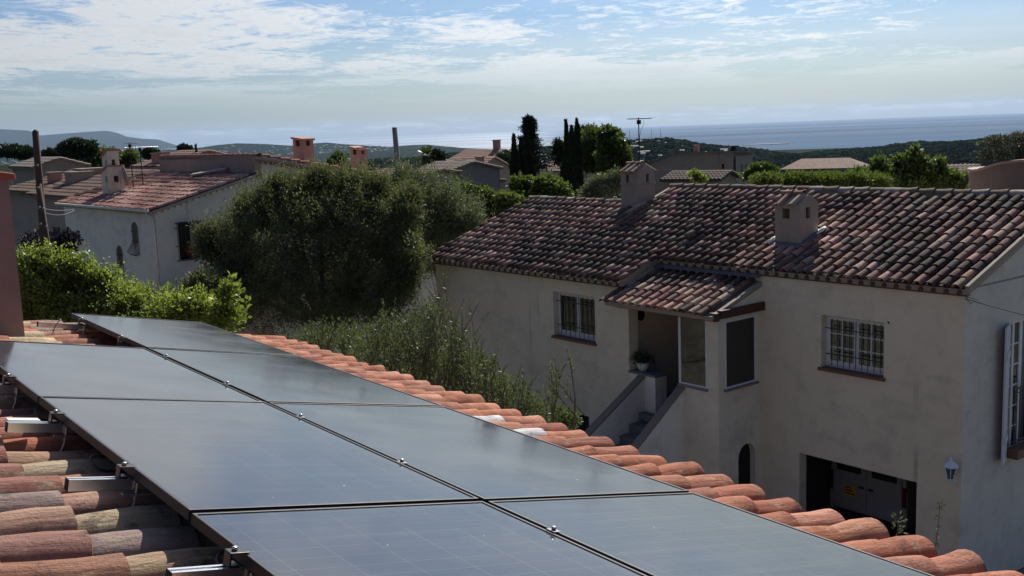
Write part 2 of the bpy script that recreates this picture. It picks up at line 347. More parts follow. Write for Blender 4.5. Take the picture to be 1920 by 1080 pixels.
# ------------------------------------------------------------------ ground, sea, haze
GZ = -8.3; SEA = -120.0
def horizon_y(x): d = (x-960)/F_PX; return 540-F_PX*math.tan(PITCH)-math.tan(ROLL)*(x-960)
def prof(r, pts):                                   # picture outline -> (azimuth, height) at distance r
    o = []
    for (x, y) in pts: d = ray(x, y); h = math.hypot(d[0], d[1]); o.append((math.atan2(d[0], d[1]), d[2]/h*r))
    return np.array(o)
HILLS = prof(1500, [(-600, 300), (0, 300), (420, 305), (560, 318), (620, 306), (700, 298), (760, 292), (850, 287), (905, 280), (960, 279), (1010, 274), (1060, 268), (1130, 262), (1200, 257), (1250, 258), (1300, 264), (1350, 268), (1400, 277), (1440, 281), (1500, 283), (1560, 281), (1620, 273), (1680, 268), (1740, 264), (1800, 259), (1870, 256), (1940, 253), (2100, 240), (2600, 236)])
MIDH = prof(8500, [(-600, 282), (0, 282), (330, 280), (372, 277), (407, 272), (444, 268.5), (496, 270), (545, 273), (585, 269), (612, 267), (640, 270), (690, 273), (730, 275), (770, 272), (800, 271), (830, 274), (870, 277), (920, 284), (1000, 292), (1500, 295), (2600, 300)])
ESTE = prof(26000, [(-600, 236), (-300, 250), (-80, 240), (0, 242), (56, 245), (74, 254), (130, 249.6), (165, 247), (200, 245), (220, 249), (237, 256), (267, 260), (296, 261.5), (333, 273), (370, 278), (420, 290), (900, 330), (2600, 330)])
COAST = prof(1, [(-600, 0), (2600, 0)])
def hnoise(a, r, s, k): return np.sin(a*s*1.0+k)+.6*np.sin(a*s*2.3+k*2.1+r*.0007)+.35*np.sin(a*s*5.1+k*3.7+r*.0013)
def terrain():
    az_ = np.radians(np.concatenate([np.linspace(-180, -34, 40), np.linspace(-33, 33, 560), np.linspace(34, 180, 40)]))
    rs = np.concatenate([[0.5, 20, 40, 60, 80, 110, 150, 220, 300, 400, 520, 640], np.linspace(700, 1500, 26), [1600, 1750, 1900, 2200, 2700, 3400, 4200, 4800, 5600, 6500], np.linspace(7200, 8500, 10), [8900, 9400, 10200, 11500, 14000, 19000, 22000], np.linspace(23000, 26000, 7), [27000, 29000]])
    zz = np.zeros((len(rs), len(az_)))
    h1 = np.interp(az_, HILLS[:, 0], HILLS[:, 1])-6; h2 = np.interp(az_, MIDH[:, 0], MIDH[:, 1]); h3 = np.interp(az_, ESTE[:, 0], ESTE[:, 1])
    right = np.clip((az_-math.radians(-3))/math.radians(5), 0, 1)
    for i, r in enumerate(rs):
        near = np.interp(r, [0, 30, 60, 110, 220, 400, 640], [GZ, GZ, -10.5, -16, -32, -58, -72])
        lump = hnoise(az_, r, 55, r*.004)*np.interp(r, [400, 800, 1500, 8000, 26000], [0, 2.0, .3, 2, 20])
        if r <= 640: z = near+0*az_
        elif r <= 1500:
            f = (r-640)/860; f = f*f*(3-2*f); z = -72*(1-f)+h1*f+lump*(1-f)
        elif r <= 2700:
            f = (r-1500)/1200; f = min(1, f*1.2); z = h1*(1-f)+(-104)*f
        elif r <= 7200:
            sea_side = np.where(r > 4500, -140.0, -112.0); z = (-106+lump)*(1-right)+sea_side*right
        elif r <= 8500:
            f = (r-7200)/1300; f = f**1.3; z = (-106*(1-f)+h2*f+lump*2*(1-f))*(1-right)-140*right
        elif r <= 11500:
            f = (r-8500)/3000; z = h2*(1-f)-150*f; z = z*(1-right)-140*right
        elif r <= 22000: z = -150+0*az_
        elif r <= 26000:
            f = (r-22000)/4000; z = np.maximum(-150, -160*(1-f)+h3*f+hnoise(az_, r, 90, r*.002)*26*(1-f)*f*3)
        else: z = h3*(1-(r-26000)/3000)-200*((r-26000)/3000)
        zz[i] = z
    V = np.stack([np.sin(az_)[None]*rs[:, None], np.cos(az_)[None]*rs[:, None], zz], -1).reshape(-1, 3)
    n = len(az_); I = np.arange(len(rs)-1)[:, None]*n; J = np.arange(n-1)[None]
    Fc = np.stack([I+J, I+J+n, I+J+n+1, I+J+1], -1).reshape(-1, 4)
    m, t = mat('terrain_scrub'); o = t.n('ShaderNodeTexCoord').outputs['Object']
    r = t.n('ShaderNodeVectorMath', {0: o}, operation='LENGTH').outputs['Value']
    a = t.mix(t.noise(o, .35, 6, .7), (.13, .125, .09), (.28, .25, .20))
    b = t.mix(t.noise(o, .006, 8, .72), (.010, .019, .012), (.038, .042, .028))
    b = t.mix(t.n('ShaderNodeMapRange', {0: r, 1: 3000.0, 2: 7000.0}).outputs[0], b, t.mix(t.noise(o, .0011, 8, .7), (.008, .016, .014), (.030, .040, .034)))
    f = t.n('ShaderNodeMapRange', {0: r, 1: 24.0, 2: 60.0}).outputs[0]
    out(t, pbsdf(t, t.mix(f, a, b), 1.0, .0, bump(t, t.noise(o, .08, 6, .7), .6, 3.0)))
    tag(npmesh('terrain', V, Fc, m, smooth=True), 'wooded slopes and hills falling away to the coast', None, None, 'structure')
terrain()
def sea():
    m, t = mat('sea_water'); o = t.n('ShaderNodeTexCoord').outputs['Object']
    st = t.noise(t.mapv(o, (.00003, .00022, 1), (2, 1.3, 0), (0, 0, .12)), 1.0, 4, .55, .6)
    r = t.n('ShaderNodeMapRange', {0: st, 1: .38, 2: .62, 3: -.10, 4: .10}).outputs[0]
    s3 = t.n('ShaderNodeSeparateXYZ', {0: o}); aa = t.m('ARCTAN2', s3.outputs[0], s3.outputs[1])
    r = t.m('ADD', r, t.n('ShaderNodeMapRange', {0: aa, 1: -.02, 2: .14, 3: .44, 4: .16}, interpolation_type='SMOOTHSTEP').outputs[0], clamp=True)
    h = t.noise(t.mapv(o, (.02, .05, 1)), 1.0, 6, .6)
    k_ = t.n('ShaderNodeMapRange', {0: aa, 1: -.02, 2: .10, 3: 0.0, 4: 1.0}, interpolation_type='SMOOTHSTEP').outputs[0]
    band = t.n('ShaderNodeMapRange', {0: t.noise(t.mapv(o, (.00001, .00016, 1), (5, .3, 0), (0, 0, .05)), 1.0, 5, .6), 1: .40, 2: .60, 3: .80, 4: 1.15}).outputs[0]
    cw = t.n('ShaderNodeVectorMath', {0: (.105, .150, .215), 'Scale': band}, operation='SCALE').outputs[0]
    p1 = pbsdf(t, cw, r, 1.0, bump(t, h, .25, 2.0), IOR=1.34); p2 = t.n('ShaderNodeBsdfDiffuse', {0: cw}).outputs[0]
    out(t, t.n('ShaderNodeMixShader', {0: t.m('ADD', t.m('MULTIPLY', t.n('ShaderNodeMapRange', {0: st, 1: .44, 2: .56}).outputs[0], .35), t.m('MULTIPLY', k_, .85), clamp=True), 1: p1, 2: p2}).outputs[0])
    mb = MB(); R = 80000; N = 96
    mb.add([(R*math.sin(2*math.pi*k/N), R*math.cos(2*math.pi*k/N), SEA) for k in range(N)]+[(0, 0, SEA)], [(k, N, (k+1) % N) for k in range(N)])
    tag(mb.build('sea', m), 'sea reaching the horizon', None, None, 'structure')
    sp = MB(); p = [at(x, 272+(1440-x)*.037, 100) for x in (1392, 1440, 1482)]
    # a low sand spit lying off the shore
    a0, a1 = ray(1392, 270), ray(1480, 268); Rr = 5600
    for k in range(14):
        f0, f1 = k/14, (k+1)/14
        def q(f, e): d = a0*(1-f)+a1*f; d = d/math.hypot(d[0], d[1]); return (d[0]*(Rr+e), d[1]*(Rr+e))
        w0, w1 = 60*math.sin(math.pi*max(.03, f0)), 60*math.sin(math.pi*min(.97, f1))
        A, B_, C_, D = q(f0, -w0), q(f1, -w1), q(f1, w1), q(f0, w0)
        sp.hexa([(A[0], A[1], SEA-.5), (B_[0], B_[1], SEA-.5), (C_[0], C_[1], SEA-.5), (D[0], D[1], SEA-.5), (A[0], A[1], SEA+3), (B_[0], B_[1], SEA+3), (C_[0], C_[1], SEA+5), (D[0], D[1], SEA+5)])
    tag(sp.build('sand_spit', simple('spit_scrub', (.12, .11, .08), .9)), 'low spit of land lying off the shore', None, None, 'structure')
sea()
HAZE = 1.6e-5
def haze():
    mb = MB(); mb.box(-81500, 81500, -81500, 81500, -230, 720)
    m, t = mat('air'); v = t.n('ShaderNodeVolumePrincipled', {'Color': (.44, .61, .84, 1), 'Density': HAZE, 'Anisotropy': .25}).outputs[0]
    out(t, None, v); tag(mb.build('haze', m), 'pale blue air over the hills and the sea', None, None, 'stuff')
haze()

# ------------------------------------------------------------------ the roof we look across
RAZ, RSL = .63, .205; P0 = np.array([-3.390, 6.377, -1.132])
cs, sn = math.cos(RSL), math.sin(RSL)
own = empty('tiled_roof_house', (P0[0], P0[1], GZ), RAZ, 'low pitched roof of salmon and weathered clay barrel tiles under the solar panels', 'house')
def RP(a, b, h): return (b*cs+h*sn, -a, P0[2]-GZ-b*sn+h*cs)          # roof coordinates -> local
rf = empty('roof', (0, 0, 0)); 
def roof_frame(): return frame_matrix(RP(0, 0, 0), (0, -1, 0), (cs, 0, -sn), (sn, 0, cs))
mb = MB(); mb.box(-2.62, 8.6, -3.2, 3.20, -.36, -.235)
bpy.data.objects.remove(rf); rf = mb.build('roof', M['mortar'], own); rf.matrix_basis = roof_frame()
wl = MB(); wl.hexa([(-2.9, -8.4, 0), (2.95, -8.4, 0), (2.95, 2.45, 0), (-2.9, 2.45, 0), (-2.9, -8.4, 7.25), (2.95, -8.4, 6.15), (2.95, 2.45, 6.15), (-2.9, 2.45, 7.25)]); wl.build('wall', M['rose'], own)
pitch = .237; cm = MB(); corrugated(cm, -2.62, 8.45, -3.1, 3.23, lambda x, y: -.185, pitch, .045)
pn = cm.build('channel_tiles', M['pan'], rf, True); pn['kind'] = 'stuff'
near_meshes = [tile_mesh('tile', .50, .098, .076, M['tile_near'], 9, 4, .014, k, .0026, 1) for k in range(7)]
WARM = [(.52, .205, .12), (.56, .24, .145), (.46, .18, .11), (.57, .275, .175), (.50, .215, .135), (.54, .21, .12), (.44, .185, .125)]
OLD = [(.42, .20, .145), (.38, .18, .135), (.54, .42, .27), (.44, .29, .20), (.34, .26, .22), (.50, .21, .13), (.42, .25, .185), (.38, .17, .13), (.56, .44, .30), (.50, .22, .14), (.45, .19, .13), (.40, .21, .16)]
places = []
ncol = int((8.4+2.62)/pitch)
for i in range(ncol):
    a = -2.62+pitch*(i+1.0); st = rnd.uniform(-.06, .06)
    for k in range(18):
        b = 3.27-k*.345+(st if k > 6 else st*.4)+rnd.uniform(-.012, .012)      # lower end of the tile
        bu = b-.50
        if bu < -3.15: continue
        if a < -1.25 and a > -2.5 and b < .85 and False: continue
        c = jit(rnd.choice(WARM if b > 1.4 else OLD), .16)
        if (i, k) in ((17, 1), (19, 1)): c = (.80, .79, .76)
        if (i, k) in ((4, 2), (6, 2), (9, 2), (5, 2)): c = (.58, .46, .32)
        tw = rnd.uniform(-.012, .012)
        ex = Vector((tw, 1, rnd.uniform(.004, .02)-.0)).normalized(); ez = Vector((0, 0, 1)); ey = ez.cross(ex).normalized(); ez = ex.cross(ey)
        Mx = frame_matrix((a+rnd.uniform(-.006, .006), bu, -.205+rnd.uniform(-.004, .004)), ex, ey, ez)
        hid = (.3 < b < 2.45 and a > .1) or (b > 1.45 and b < 2.45) 
        dist = math.hypot(a-7.15, b+1.2)
        places.append((Mx, c, rnd.randrange(7), (1 if hid else 0)*100+dist+(50 if a > 6.4 else 0)))
keyd = {id(p[0]): p[3] for p in places}
lay_tiles(rf, near_meshes, [p[:3] for p in places], M['tile_near_far'], 300, lambda p: keyd[id(p[0])])
# the higher rose wall of the same house and its clay coping
hw = MB(); zt = at(46, 334, 7.9)[2]-GZ
x0, y0 = RP(-1.38, .67, -.1)[:2]
hw.hexa([(x0-1.6, y0, 6.0), (x0, y0, 6.0), (x0, y0+1.0, 6.0), (x0-1.6, y0+1.0, 6.0), (x0-1.6, y0, zt+.30), (x0, y0, zt), (x0, y0+1.0, zt), (x0-1.6, y0+1.0, zt+.30)])
hs = hw.build('upper_wall', M['rose'], own)
cp = MB(); 
for (dz, ov, th) in ((0, .045, .05),):
    cp.hexa([(x0-1.65, y0-ov, zt+.31), (x0+ov, y0-ov, zt-.012), (x0+ov, y0+1.05, zt-.012), (x0-1.65, y0+1.05, zt+.31), (x0-1.65, y0-ov, zt+.31+th), (x0+ov, y0-ov, zt-.012+th), (x0+ov, y0+1.05, zt-.012+th), (x0-1.65, y0+1.05, zt+.31+th)])
cp.build('coping', simple('clay_coping', (.34, .085, .05), .8, scale=10), own, bevel=.015)

# ------------------------------------------------------------------ solar panels, rails, clamps
def roofM(a, b, h=0): 
    # world matrix of a frame lying on the panel plane: x down the slope, y up along the panel, z out
    A_ = np.array([math.sin(RAZ), -math.cos(RAZ), 0]); H_ = np.array([math.cos(RAZ), math.sin(RAZ), 0]); B_ = H_*cs+np.array([0, 0, -sn]); N_ = np.cross(A_, B_)
    return frame_matrix(P0+A_*a+B_*b+N_*h, B_, -A_, N_)
PW, PL, GAP = 1.134, 2.0, .012
def panel(a0, b0, label, dh=0.0, tw=0.0):
    r = empty('solar_panel', (0, 0, 0), 0, label, 'solar panel', 'solar panels on the tiled roof')
    r.matrix_world = roofM(a0+PL, b0, dh) @ Matrix.Rotation(tw, 4, 'X')
    f = MB(); g_ = GAP; w_ = .012; x0, x1, y0, y1 = g_, PW-g_, g_, PL-g_
    f.box(x0, x1, y0, y0+w_, -.035, 0); f.box(x0, x1, y1-w_, y1, -.035, 0); f.box(x0, x0+w_, y0+w_, y1-w_, -.035, 0); f.box(x1-w_, x1, y0+w_, y1-w_, -.035, 0)
    f.box(x0+w_, x1-w_, y0+w_, y1-w_, -.033, -.028)
    f.build('frame', M['panel_frame'], r, bevel=.0018)
    c = MB(); nx, ny = 1, 1; c.box(x0+w_, x1-w_, y0+w_, y1-w_, -.008, -.0035); c.build('glass_sheet', M['cells'], r)
    return r
M['clamp'] = simple('dull_clamp_alu', (.13, .13, .135), .5, .5, .6)
M['panel_frame'] = simple('anodised_panel_frame', (.016, .016, .018), .5, .3, .0, .05)
panel(-2, PW, 'farthest solar panel, its corner jutting up against the bright green tree', .004)
panel(0, 0, 'upper solar panel beside the rose wall, touching the left picture edge', 0)
panel(0, PW, 'solar panel just below the farthest one, with tree reflections streaking it', .002)
panel(2, 0, 'large pale solar panel with a thin scratch, next to the aluminium rail ends', .003)
panel(2, PW, 'solar panel along the eave, second from the bottom of its column', 0)
panel(4, 0, 'nearest solar panel of the column by the weathered tiles, fine grid visible', -.001)
panel(4, PW, 'nearest solar panel along the salmon eave tiles, dusty and cut by the frame', -.002)
def rail(a, b0, b1, label, col1=True):
    r = empty('mounting_rail', (0, 0, 0), 0, label, 'mounting rail', 'aluminium rails under the panels')
    r.matrix_world = roofM(a, b0)
    L = b1-b0; m = MB(); m.prism([(-.02, -.078), (.02, -.078), (.02, -.038), (.007, -.038), (.007, -.052), (-.007, -.052), (-.007, -.038), (-.02, -.038)], 0, 0, L)
    m.build('rail_bar', M['alu'], r); e = MB(); e.box(-.003, -.0005, -.0205, .0205, -.0785, -.0375); e.build('end_cap', M['black'], r)
    cxs = ([.0-b0+.0] if col1 else [PW-b0]) + ([PW-b0] if col1 else [])
    for q, cx in enumerate(cxs):
        c = MB()
        if q == 0:
            c.box(cx-.034, cx-.002, -.022, .022, -.038, -.030); c.box(cx-.034, cx-.028, -.022, .022, -.030, .001); c.box(cx-.034, cx+.012+GAP, -.022, .022, .0012, .0055)
        else: c.box(cx-.016, cx+.016, -.022, .022, .0015, .0045)
        k = c.build('clamp', M['alud'] if q == 0 else M['clamp'], r, bevel=.001)
        b_ = MB(); b_.lathe([(.0085, 0), (.0085, .009), (.005, .011)], (cx-(.014 if q == 0 else 0), 0, .0065), 10); b_.build('bolt', M['steel'], k, True)
    hx = (0-b0+.04) if col1 else .35
    h = MB(); h.box(hx-.06, hx+.04, -.045, -.021, -.092, -.086); h.tube([(hx-.01, -.035, -.05), (hx-.012, -.034, -.12), (hx-.03, -.034, -.185)], [.006, .005, .005], 6)
    h.lathe([(.010, -.098), (.010, -.106)], (hx-.0105, -.035, 0), 6); h.build('hanger_bolt', M['steel'], r)
    return r
rail(.42, -.17, 2.30, 'rail end just left of the panel corner by the dark gap under the rose wall')
rail(1.46, -.13, 2.30, 'rail end under the upper panel, cut by the left picture edge')
rail(2.42, -.20, 2.30, 'short bright rail end beside the orange tile stub')
rail(3.40, -.20, 2.30, 'open rail end with clamp and hanger bolt, halfway down the panel edge')
rail(4.42, -.19, 2.30, 'lowest rail end, beside the yellowish tiles at the bottom of the picture')
rail(5.46, -.15, 2.30, 'rail under the nearest panels, out at the bottom')
rail(-1.56, .80, 2.30, 'long rail reaching out from under the farthest panel past a blue strap', False)
rail(-.50, 1.10, 2.30, 'rail hidden under the farthest panel close to its near corner', False)
def cable(pts, label, rr=.006):
    m = MB(); P = [Vector((roofM(*p)).translation) for p in pts]; Q = []
    for i in range(len(P)-1):
        for k in range(5): Q.append(P[i].lerp(P[i+1], k/5))
    Q.append(P[-1]); 
    for _ in range(3): Q = [Q[0]]+[(Q[i-1]+Q[i]*2+Q[i+1])/4 for i in range(1, len(Q)-1)]+[Q[-1]]
    return tag(m.tube([tuple(q) for q in Q], rr, 6).build('cable', M['cable2'], None, True), label, 'cable')
M['cable2'] = simple('grey_cable', (.10, .09, .075), .6)
cable([(2.9, .2, -.05), (2.95, -.02, -.06), (2.98, .03, -.12), (2.9, .2, -.13)], 'looped cable hanging from the panel edge above the open rail end')
cable([(4.15, .25, -.05), (4.22, .0, -.06), (4.28, .05, -.14), (4.2, .3, -.15)], 'looped cable hanging under the panel near the lowest rail end')
cable([(1.9, .2, -.06), (1.95, .0, -.06), (1.98, .04, -.12), (1.9, .2, -.12)], 'looped cable in the dark gap under the upper panel')
cable([(-1.5, .95, .0), (-1.45, .90, -.05), (-1.42, .88, -.12), (-1.35, .86, -.10)], 'thin strap tied round the long upper rail end', .004)
wb = MB(); wb.box(-.03, .10, -.025, .03, -.036, -.016)
o = wb.build('bracket_cap', M['white_patch'], None, bevel=.004); o.matrix_world = roofM(2.36, -.16, -.02); tag(o, 'small white cap lying on the short rail end', 'cap')


# ------------------------------------------------------------------ the neighbour's big house on the right
HAZ = math.radians(38.7); HC = at(1812, 545, 17.0); HRZ = HAZ-math.pi/2
nb = empty('neighbour_house', (HC[0], HC[1], GZ), HRZ, 'large plastered house with dark lichened barrel tile roof, porch, stairs and open garage', 'house')
def zl(z): return z-GZ
# local: x along the front (0 = right corner), y into the house, z up
def front(t): return lambda u, d, z: (u, -t+d, z)
wb = MB()
wall_sheet(wb, -4.15, 0, 0, zl(-2.82), [(-2.76, -1.47, zl(-4.58), zl(-3.56)), (-3.23, -.80, 0, zl(-6.30))], front(0), .22)
wall_sheet(wb, -7.1, -4.15, zl(-3.35), zl(-2.82), [], front(0), .22)
# gable end: wall up to the eaves, then the pediment
def side(x, sgn=1): return lambda u, d, z: (x-d*sgn, u, z)
RS = .35; ZR = zl(-2.68); RIDGE = 3.45
zroof = lambda y: ZR+RS*(y if y < RIDGE else 2*RIDGE-y)-.17
gb = MB()
wall_sheet(gb, 0, 7.0, 0, zl(-2.82), [(1.50, 2.75, zl(-6.0), zl(-3.60))], side(0), .22)
gb.add([(0, 0, zl(-2.82)), (0, 7.0, zl(-2.82)), (0, 7.0, zroof(7.0)), (0, RIDGE, zroof(RIDGE)), (0, 0, zroof(0))], [(0, 1, 2, 3, 4)])
gb.build('gable_wall', M['gable'], nb)
# back and far walls close the volume
wb.box(-13.85, 0, 6.9, 7.0, 0, zl(-2.9)); wb.box(-13.85, -13.65, -.68, 6.9, 0, zl(-3.1))
wall_sheet(wb, -13.85, -6.85, 0, zl(-3.12), [(-9.24, -7.87, zl(-4.68), zl(-3.63)), (-8.72, -8.15, zl(-6.85), zl(-6.35))], front(.9), .22)
wb.build('wall', M['wall'], nb)
sw = MB()     # return of the left wing beside the porch roof, and the recess behind the pillar
sw.add([(-6.85, -.9, 0), (-6.85, -.62, 0), (-6.85, -.62, zl(-3.12)), (-6.85, -.9, zl(-3.12))], [(0, 1, 2, 3)])
sw.add([(-6.85, -1.0, zl(-3.2)), (-6.85, .25, zl(-3.2)), (-6.85, .25, zroof(.25)), (-6.85, -1.0, zroof(-1.0))], [(0, 1, 2, 3)])
sw.add([(-6.85, -.62, 0), (-7.1, -.62, 0), (-7.1, -.62, zl(-3.2)), (-6.85, -.62, zl(-3.2))], [(0, 1, 2, 3)])
sw.box(-7.3, -7.1, -.62, 1.4, 0, zl(-3.1)); sw.box(-7.1, -4.0, 1.3, 1.5, 0, zl(-3.0))
sw.build('side_wall', M['wall2'], nb)
# porch box
pf = MB()
wall_sheet(pf, -5.15, -4.15, 0, zl(-3.56), [(-5.12, -4.42, zl(-5.02), zl(-3.66))], front(1.25), .15)
wall_sheet(pf, -1.25, 0, 0, zl(-3.50), [(-1.06, -.14, zl(-5.02), zl(-3.70)), (-.68, -.16, 0, zl(-6.22), 1)], lambda u, d, z: (-4.15-d, u, z), .22)
pf.box(-4.34, -4.16, -.02, 0.0, zl(-5), zl(-3.3))
pf.build('porch_wall', M['wall2'], nb)
fl = MB(); fl.box(-7.1, -4.3, -1.1, 1.4, zl(-6.05), zl(-5.9)); fl.box(-3.9, -.2, .25, 6.8, zl(-6.25), zl(-6.05)); fl.build('floor', M['grey'], nb)
# roof deck, eaves and verges
def zt_(y): return ZR+RS*y-.13
dk = MB()
def slab(x0, x1, ya, yb, zf, th=.09): dk.hexa([(x0, ya, zf(ya)-th), (x1, ya, zf(ya)-th), (x1, yb, zf(yb)-th), (x0, yb, zf(yb)-th), (x0, ya, zf(ya)), (x1, ya, zf(ya)), (x1, yb, zf(yb)), (x0, yb, zf(yb))])
slab(-13.95, -6.80, -1.10, -.06, zt_); slab(-13.95, .07, -.058, 2.45, zt_); slab(-9.55, .07, 2.452, RIDGE, zt_)
slab(-9.55, .07, RIDGE+.002, 7.1, lambda y: zt_(2*RIDGE-y)); slab(-13.95, -9.552, 2.46, 7.1, lambda y: zt_(2.45)-.3*(y-2.45))
deck = dk.build('roof', M['mortar'], nb)
ev = MB(); 
def eave(x0, x1, y, zb, n):
    ev.box(x0, x1, y, y+.12, zb-.10, zb-.03)
    for i in range(n): u = x0+(i+.5)*(x1-x0)/n; ev.tube([(u, y-.035, zb-.05), (u, y+.10, zb-.02)], .045, 6)
eave(-13.9, -6.84, -1.08, zt_(-1.1)-.02, 32); eave(-6.78, .03, -.05, zt_(-.05)-.02, 30); ev.build('eave_band', simple('eave_clay', (.09, .055, .04), .9, scale=9), nb)
TP, TE = .225, .31
cmv = MB(); 
rM = lambda z0: frame_matrix((0, 0, z0), (-1, 0, 0), (0, -math.cos(math.atan(RS)), -math.sin(math.atan(RS))), (0, -math.sin(math.atan(RS)), math.cos(math.atan(RS))))
ca, sa = math.cos(math.atan(RS)), math.sin(math.atan(RS))
corrugated(cmv, 6.82, 13.93, -2.45/ca, 1.16/ca, lambda x, y: .0, TP, .04); corrugated(cmv, -.05, 6.8, -RIDGE/ca, .09/ca, lambda x, y: .0, TP, .04); corrugated(cmv, 6.8, 9.5, -RIDGE/ca, -2.45/ca, lambda x, y: .0, TP, .04)
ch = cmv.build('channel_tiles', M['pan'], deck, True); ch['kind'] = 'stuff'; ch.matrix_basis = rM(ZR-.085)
hm = [tile_mesh('tile', .43, .086, .068, M['tile'], 7, 2, .013, 20+k, .0018, 1) for k in range(6)]
LICH = [(.10, .065, .055), (.085, .06, .05), (.13, .08, .065), (.17, .10, .08), (.20, .115, .09), (.27, .145, .115), (.42, .24, .19), (.16, .105, .085), (.36, .27, .20), (.10, .08, .065), (.13, .10, .085), (.15, .09, .07), (.24, .15, .12), (.50, .33, .27)]
def roof_tiles(cols, t0f, t1f, z0, slope, meshes, palette, exp_=TE, L=.43):
    out_ = []; c_, s_ = math.cos(math.atan(slope)), math.sin(math.atan(slope))
    for x in cols:
        t = t0f(x)+rnd.uniform(-.02, .02); bias = rnd.choice([0, 0, 0, 1])
        while True:
            y0 = -t; yu = y0+L*c_                                    # lower end, upper end (into the house)
            if yu > t1f(x)+.06: break
            tilt = rnd.uniform(.015, .05); dn = Vector((rnd.uniform(-.02, .02), -c_, -s_+tilt)).normalized(); n_ = Vector((0, -s_, c_))
            ax = Vector((-1, 0, 0)); ez = n_; ex = dn; ey = ez.cross(ex).normalized(); ez = ex.cross(ey)
            zb = z0+slope*yu-.088
            Mx = frame_matrix((x+rnd.uniform(-.008, .008), yu, zb+rnd.uniform(-.004, .006)), ex, ey, ez)
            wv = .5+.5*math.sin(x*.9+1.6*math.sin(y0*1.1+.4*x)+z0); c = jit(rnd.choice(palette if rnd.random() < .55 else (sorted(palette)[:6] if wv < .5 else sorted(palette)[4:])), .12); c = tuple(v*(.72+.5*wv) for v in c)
            out_.append((Mx, c, rnd.randrange(len(meshes)))); t -= exp_*c_*1.0+rnd.uniform(-.006, .006)
    return out_
cols = [-13.84+TP*i for i in range(62)]
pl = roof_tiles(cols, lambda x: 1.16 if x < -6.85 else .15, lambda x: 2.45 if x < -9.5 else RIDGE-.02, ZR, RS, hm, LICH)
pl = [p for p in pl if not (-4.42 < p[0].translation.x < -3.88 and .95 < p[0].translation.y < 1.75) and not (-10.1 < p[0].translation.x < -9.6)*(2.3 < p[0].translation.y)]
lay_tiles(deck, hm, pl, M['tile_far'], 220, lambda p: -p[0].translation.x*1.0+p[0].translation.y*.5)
rdg = [tile_mesh('ridge_tile', .44, .125, .105, M['tile'], 7, 2, .014, 60+k, .002, 1) for k in range(3)]
RC = [(.22, .17, .13), (.27, .22, .17), (.18, .14, .11), (.25, .20, .15), (.20, .16, .12), (.40, .36, .30)]
def ridge(x0, x1, y, z, meshes=rdg, parent=deck, step=.37):
    x = x0
    while x < x1:
        o = bpy.data.objects.new('ridge_tile', meshes[rnd.randrange(len(meshes))]); C.objects.link(o); o.parent = parent
        o.matrix_basis = frame_matrix((x, y, z+rnd.uniform(-.006, .006)), (1, rnd.uniform(-.02, .02), rnd.uniform(.0, .03)), (0, 1, 0), (0, 0, 1)); o.color = jit(rnd.choice(RC), .2)+(1,); x += step
ridge(-9.6, .05, RIDGE, ZR+RS*RIDGE-.09); ridge(-13.95, -10.25, 2.45, ZR+RS*2.45-.09)
mt = MB(); mt.box(-9.55, .06, RIDGE-.10, RIDGE+.10, ZR+RS*RIDGE-.19, ZR+RS*RIDGE-.075); mt.box(-13.9, -10.2, 2.35, 2.55, ZR+RS*2.45-.19, ZR+RS*2.45-.075)
vg = lambda x, ya, yb, w_=.05: mt.hexa([(x-w_, ya, ZR+RS*ya-.14), (x+w_, ya, ZR+RS*ya-.14), (x+w_, yb, ZR+RS*yb-.14), (x-w_, yb, ZR+RS*yb-.14), (x-w_, ya, ZR+RS*ya-.07), (x+w_, ya, ZR+RS*ya-.07), (x+w_, yb, ZR+RS*yb-.07), (x-w_, yb, ZR+RS*yb-.07)])
vg(.035, -.06, RIDGE, .03); vg(-6.80, -1.12, -.06, .018); vg(-9.58, 2.5, RIDGE, .04); mt.build('mortar_bed', M['mortar'], deck)
# ---- porch roof
PS = .33; PZ = zl(-2.955); pd = MB()
pd.hexa([(-6.95, -1.48, PZ-PS*1.48-.19), (-4.10, -1.48, PZ-PS*1.48-.19), (-4.10, -.003, PZ-.19), (-6.84, -.003, PZ-.19), (-6.95, -1.48, PZ-PS*1.48-.11), (-4.10, -1.48, PZ-PS*1.48-.11), (-4.10, -.003, PZ-.11), (-6.84, -.003, PZ-.11)])
pr = pd.build('porch_roof', M['mortar'], nb)
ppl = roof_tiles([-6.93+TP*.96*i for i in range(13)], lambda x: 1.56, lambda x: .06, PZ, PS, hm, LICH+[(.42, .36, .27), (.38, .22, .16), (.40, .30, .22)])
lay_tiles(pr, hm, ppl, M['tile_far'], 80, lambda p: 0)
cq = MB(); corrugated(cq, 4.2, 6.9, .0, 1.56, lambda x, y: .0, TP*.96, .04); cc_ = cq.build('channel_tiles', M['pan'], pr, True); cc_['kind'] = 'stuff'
pa = math.atan(PS); cc_.matrix_basis = frame_matrix((0, 0, PZ-.085), (-1, 0, 0), (0, -math.cos(pa), -math.sin(pa)), (0, -math.sin(pa), math.cos(pa)))
fsh = MB(); fsh.hexa([(-6.86, -.12, PZ-.03), (-4.08, -.12, PZ-.03), (-4.08, -.012, PZ+.02), (-6.86, -.012, PZ+.02), (-6.86, -.12, PZ-.01), (-4.08, -.12, PZ-.01), (-4.08, -.012, PZ+.10), (-6.86, -.012, PZ+.10)]); fsh.build('flashing', M['zinc'], pr)
bm_ = MB(); bm_.box(-6.72, -4.06, -1.42, -1.30, zl(-3.66), zl(-3.50)); bm_.build('front_beam', M['wood'], nb, bevel=.01)
bs_ = MB(); bs_.box(-4.145, -4.03, -1.29, .12, zl(-3.62), zl(-3.46)); bs_.build('side_beam', M['wood'], nb, bevel=.01)
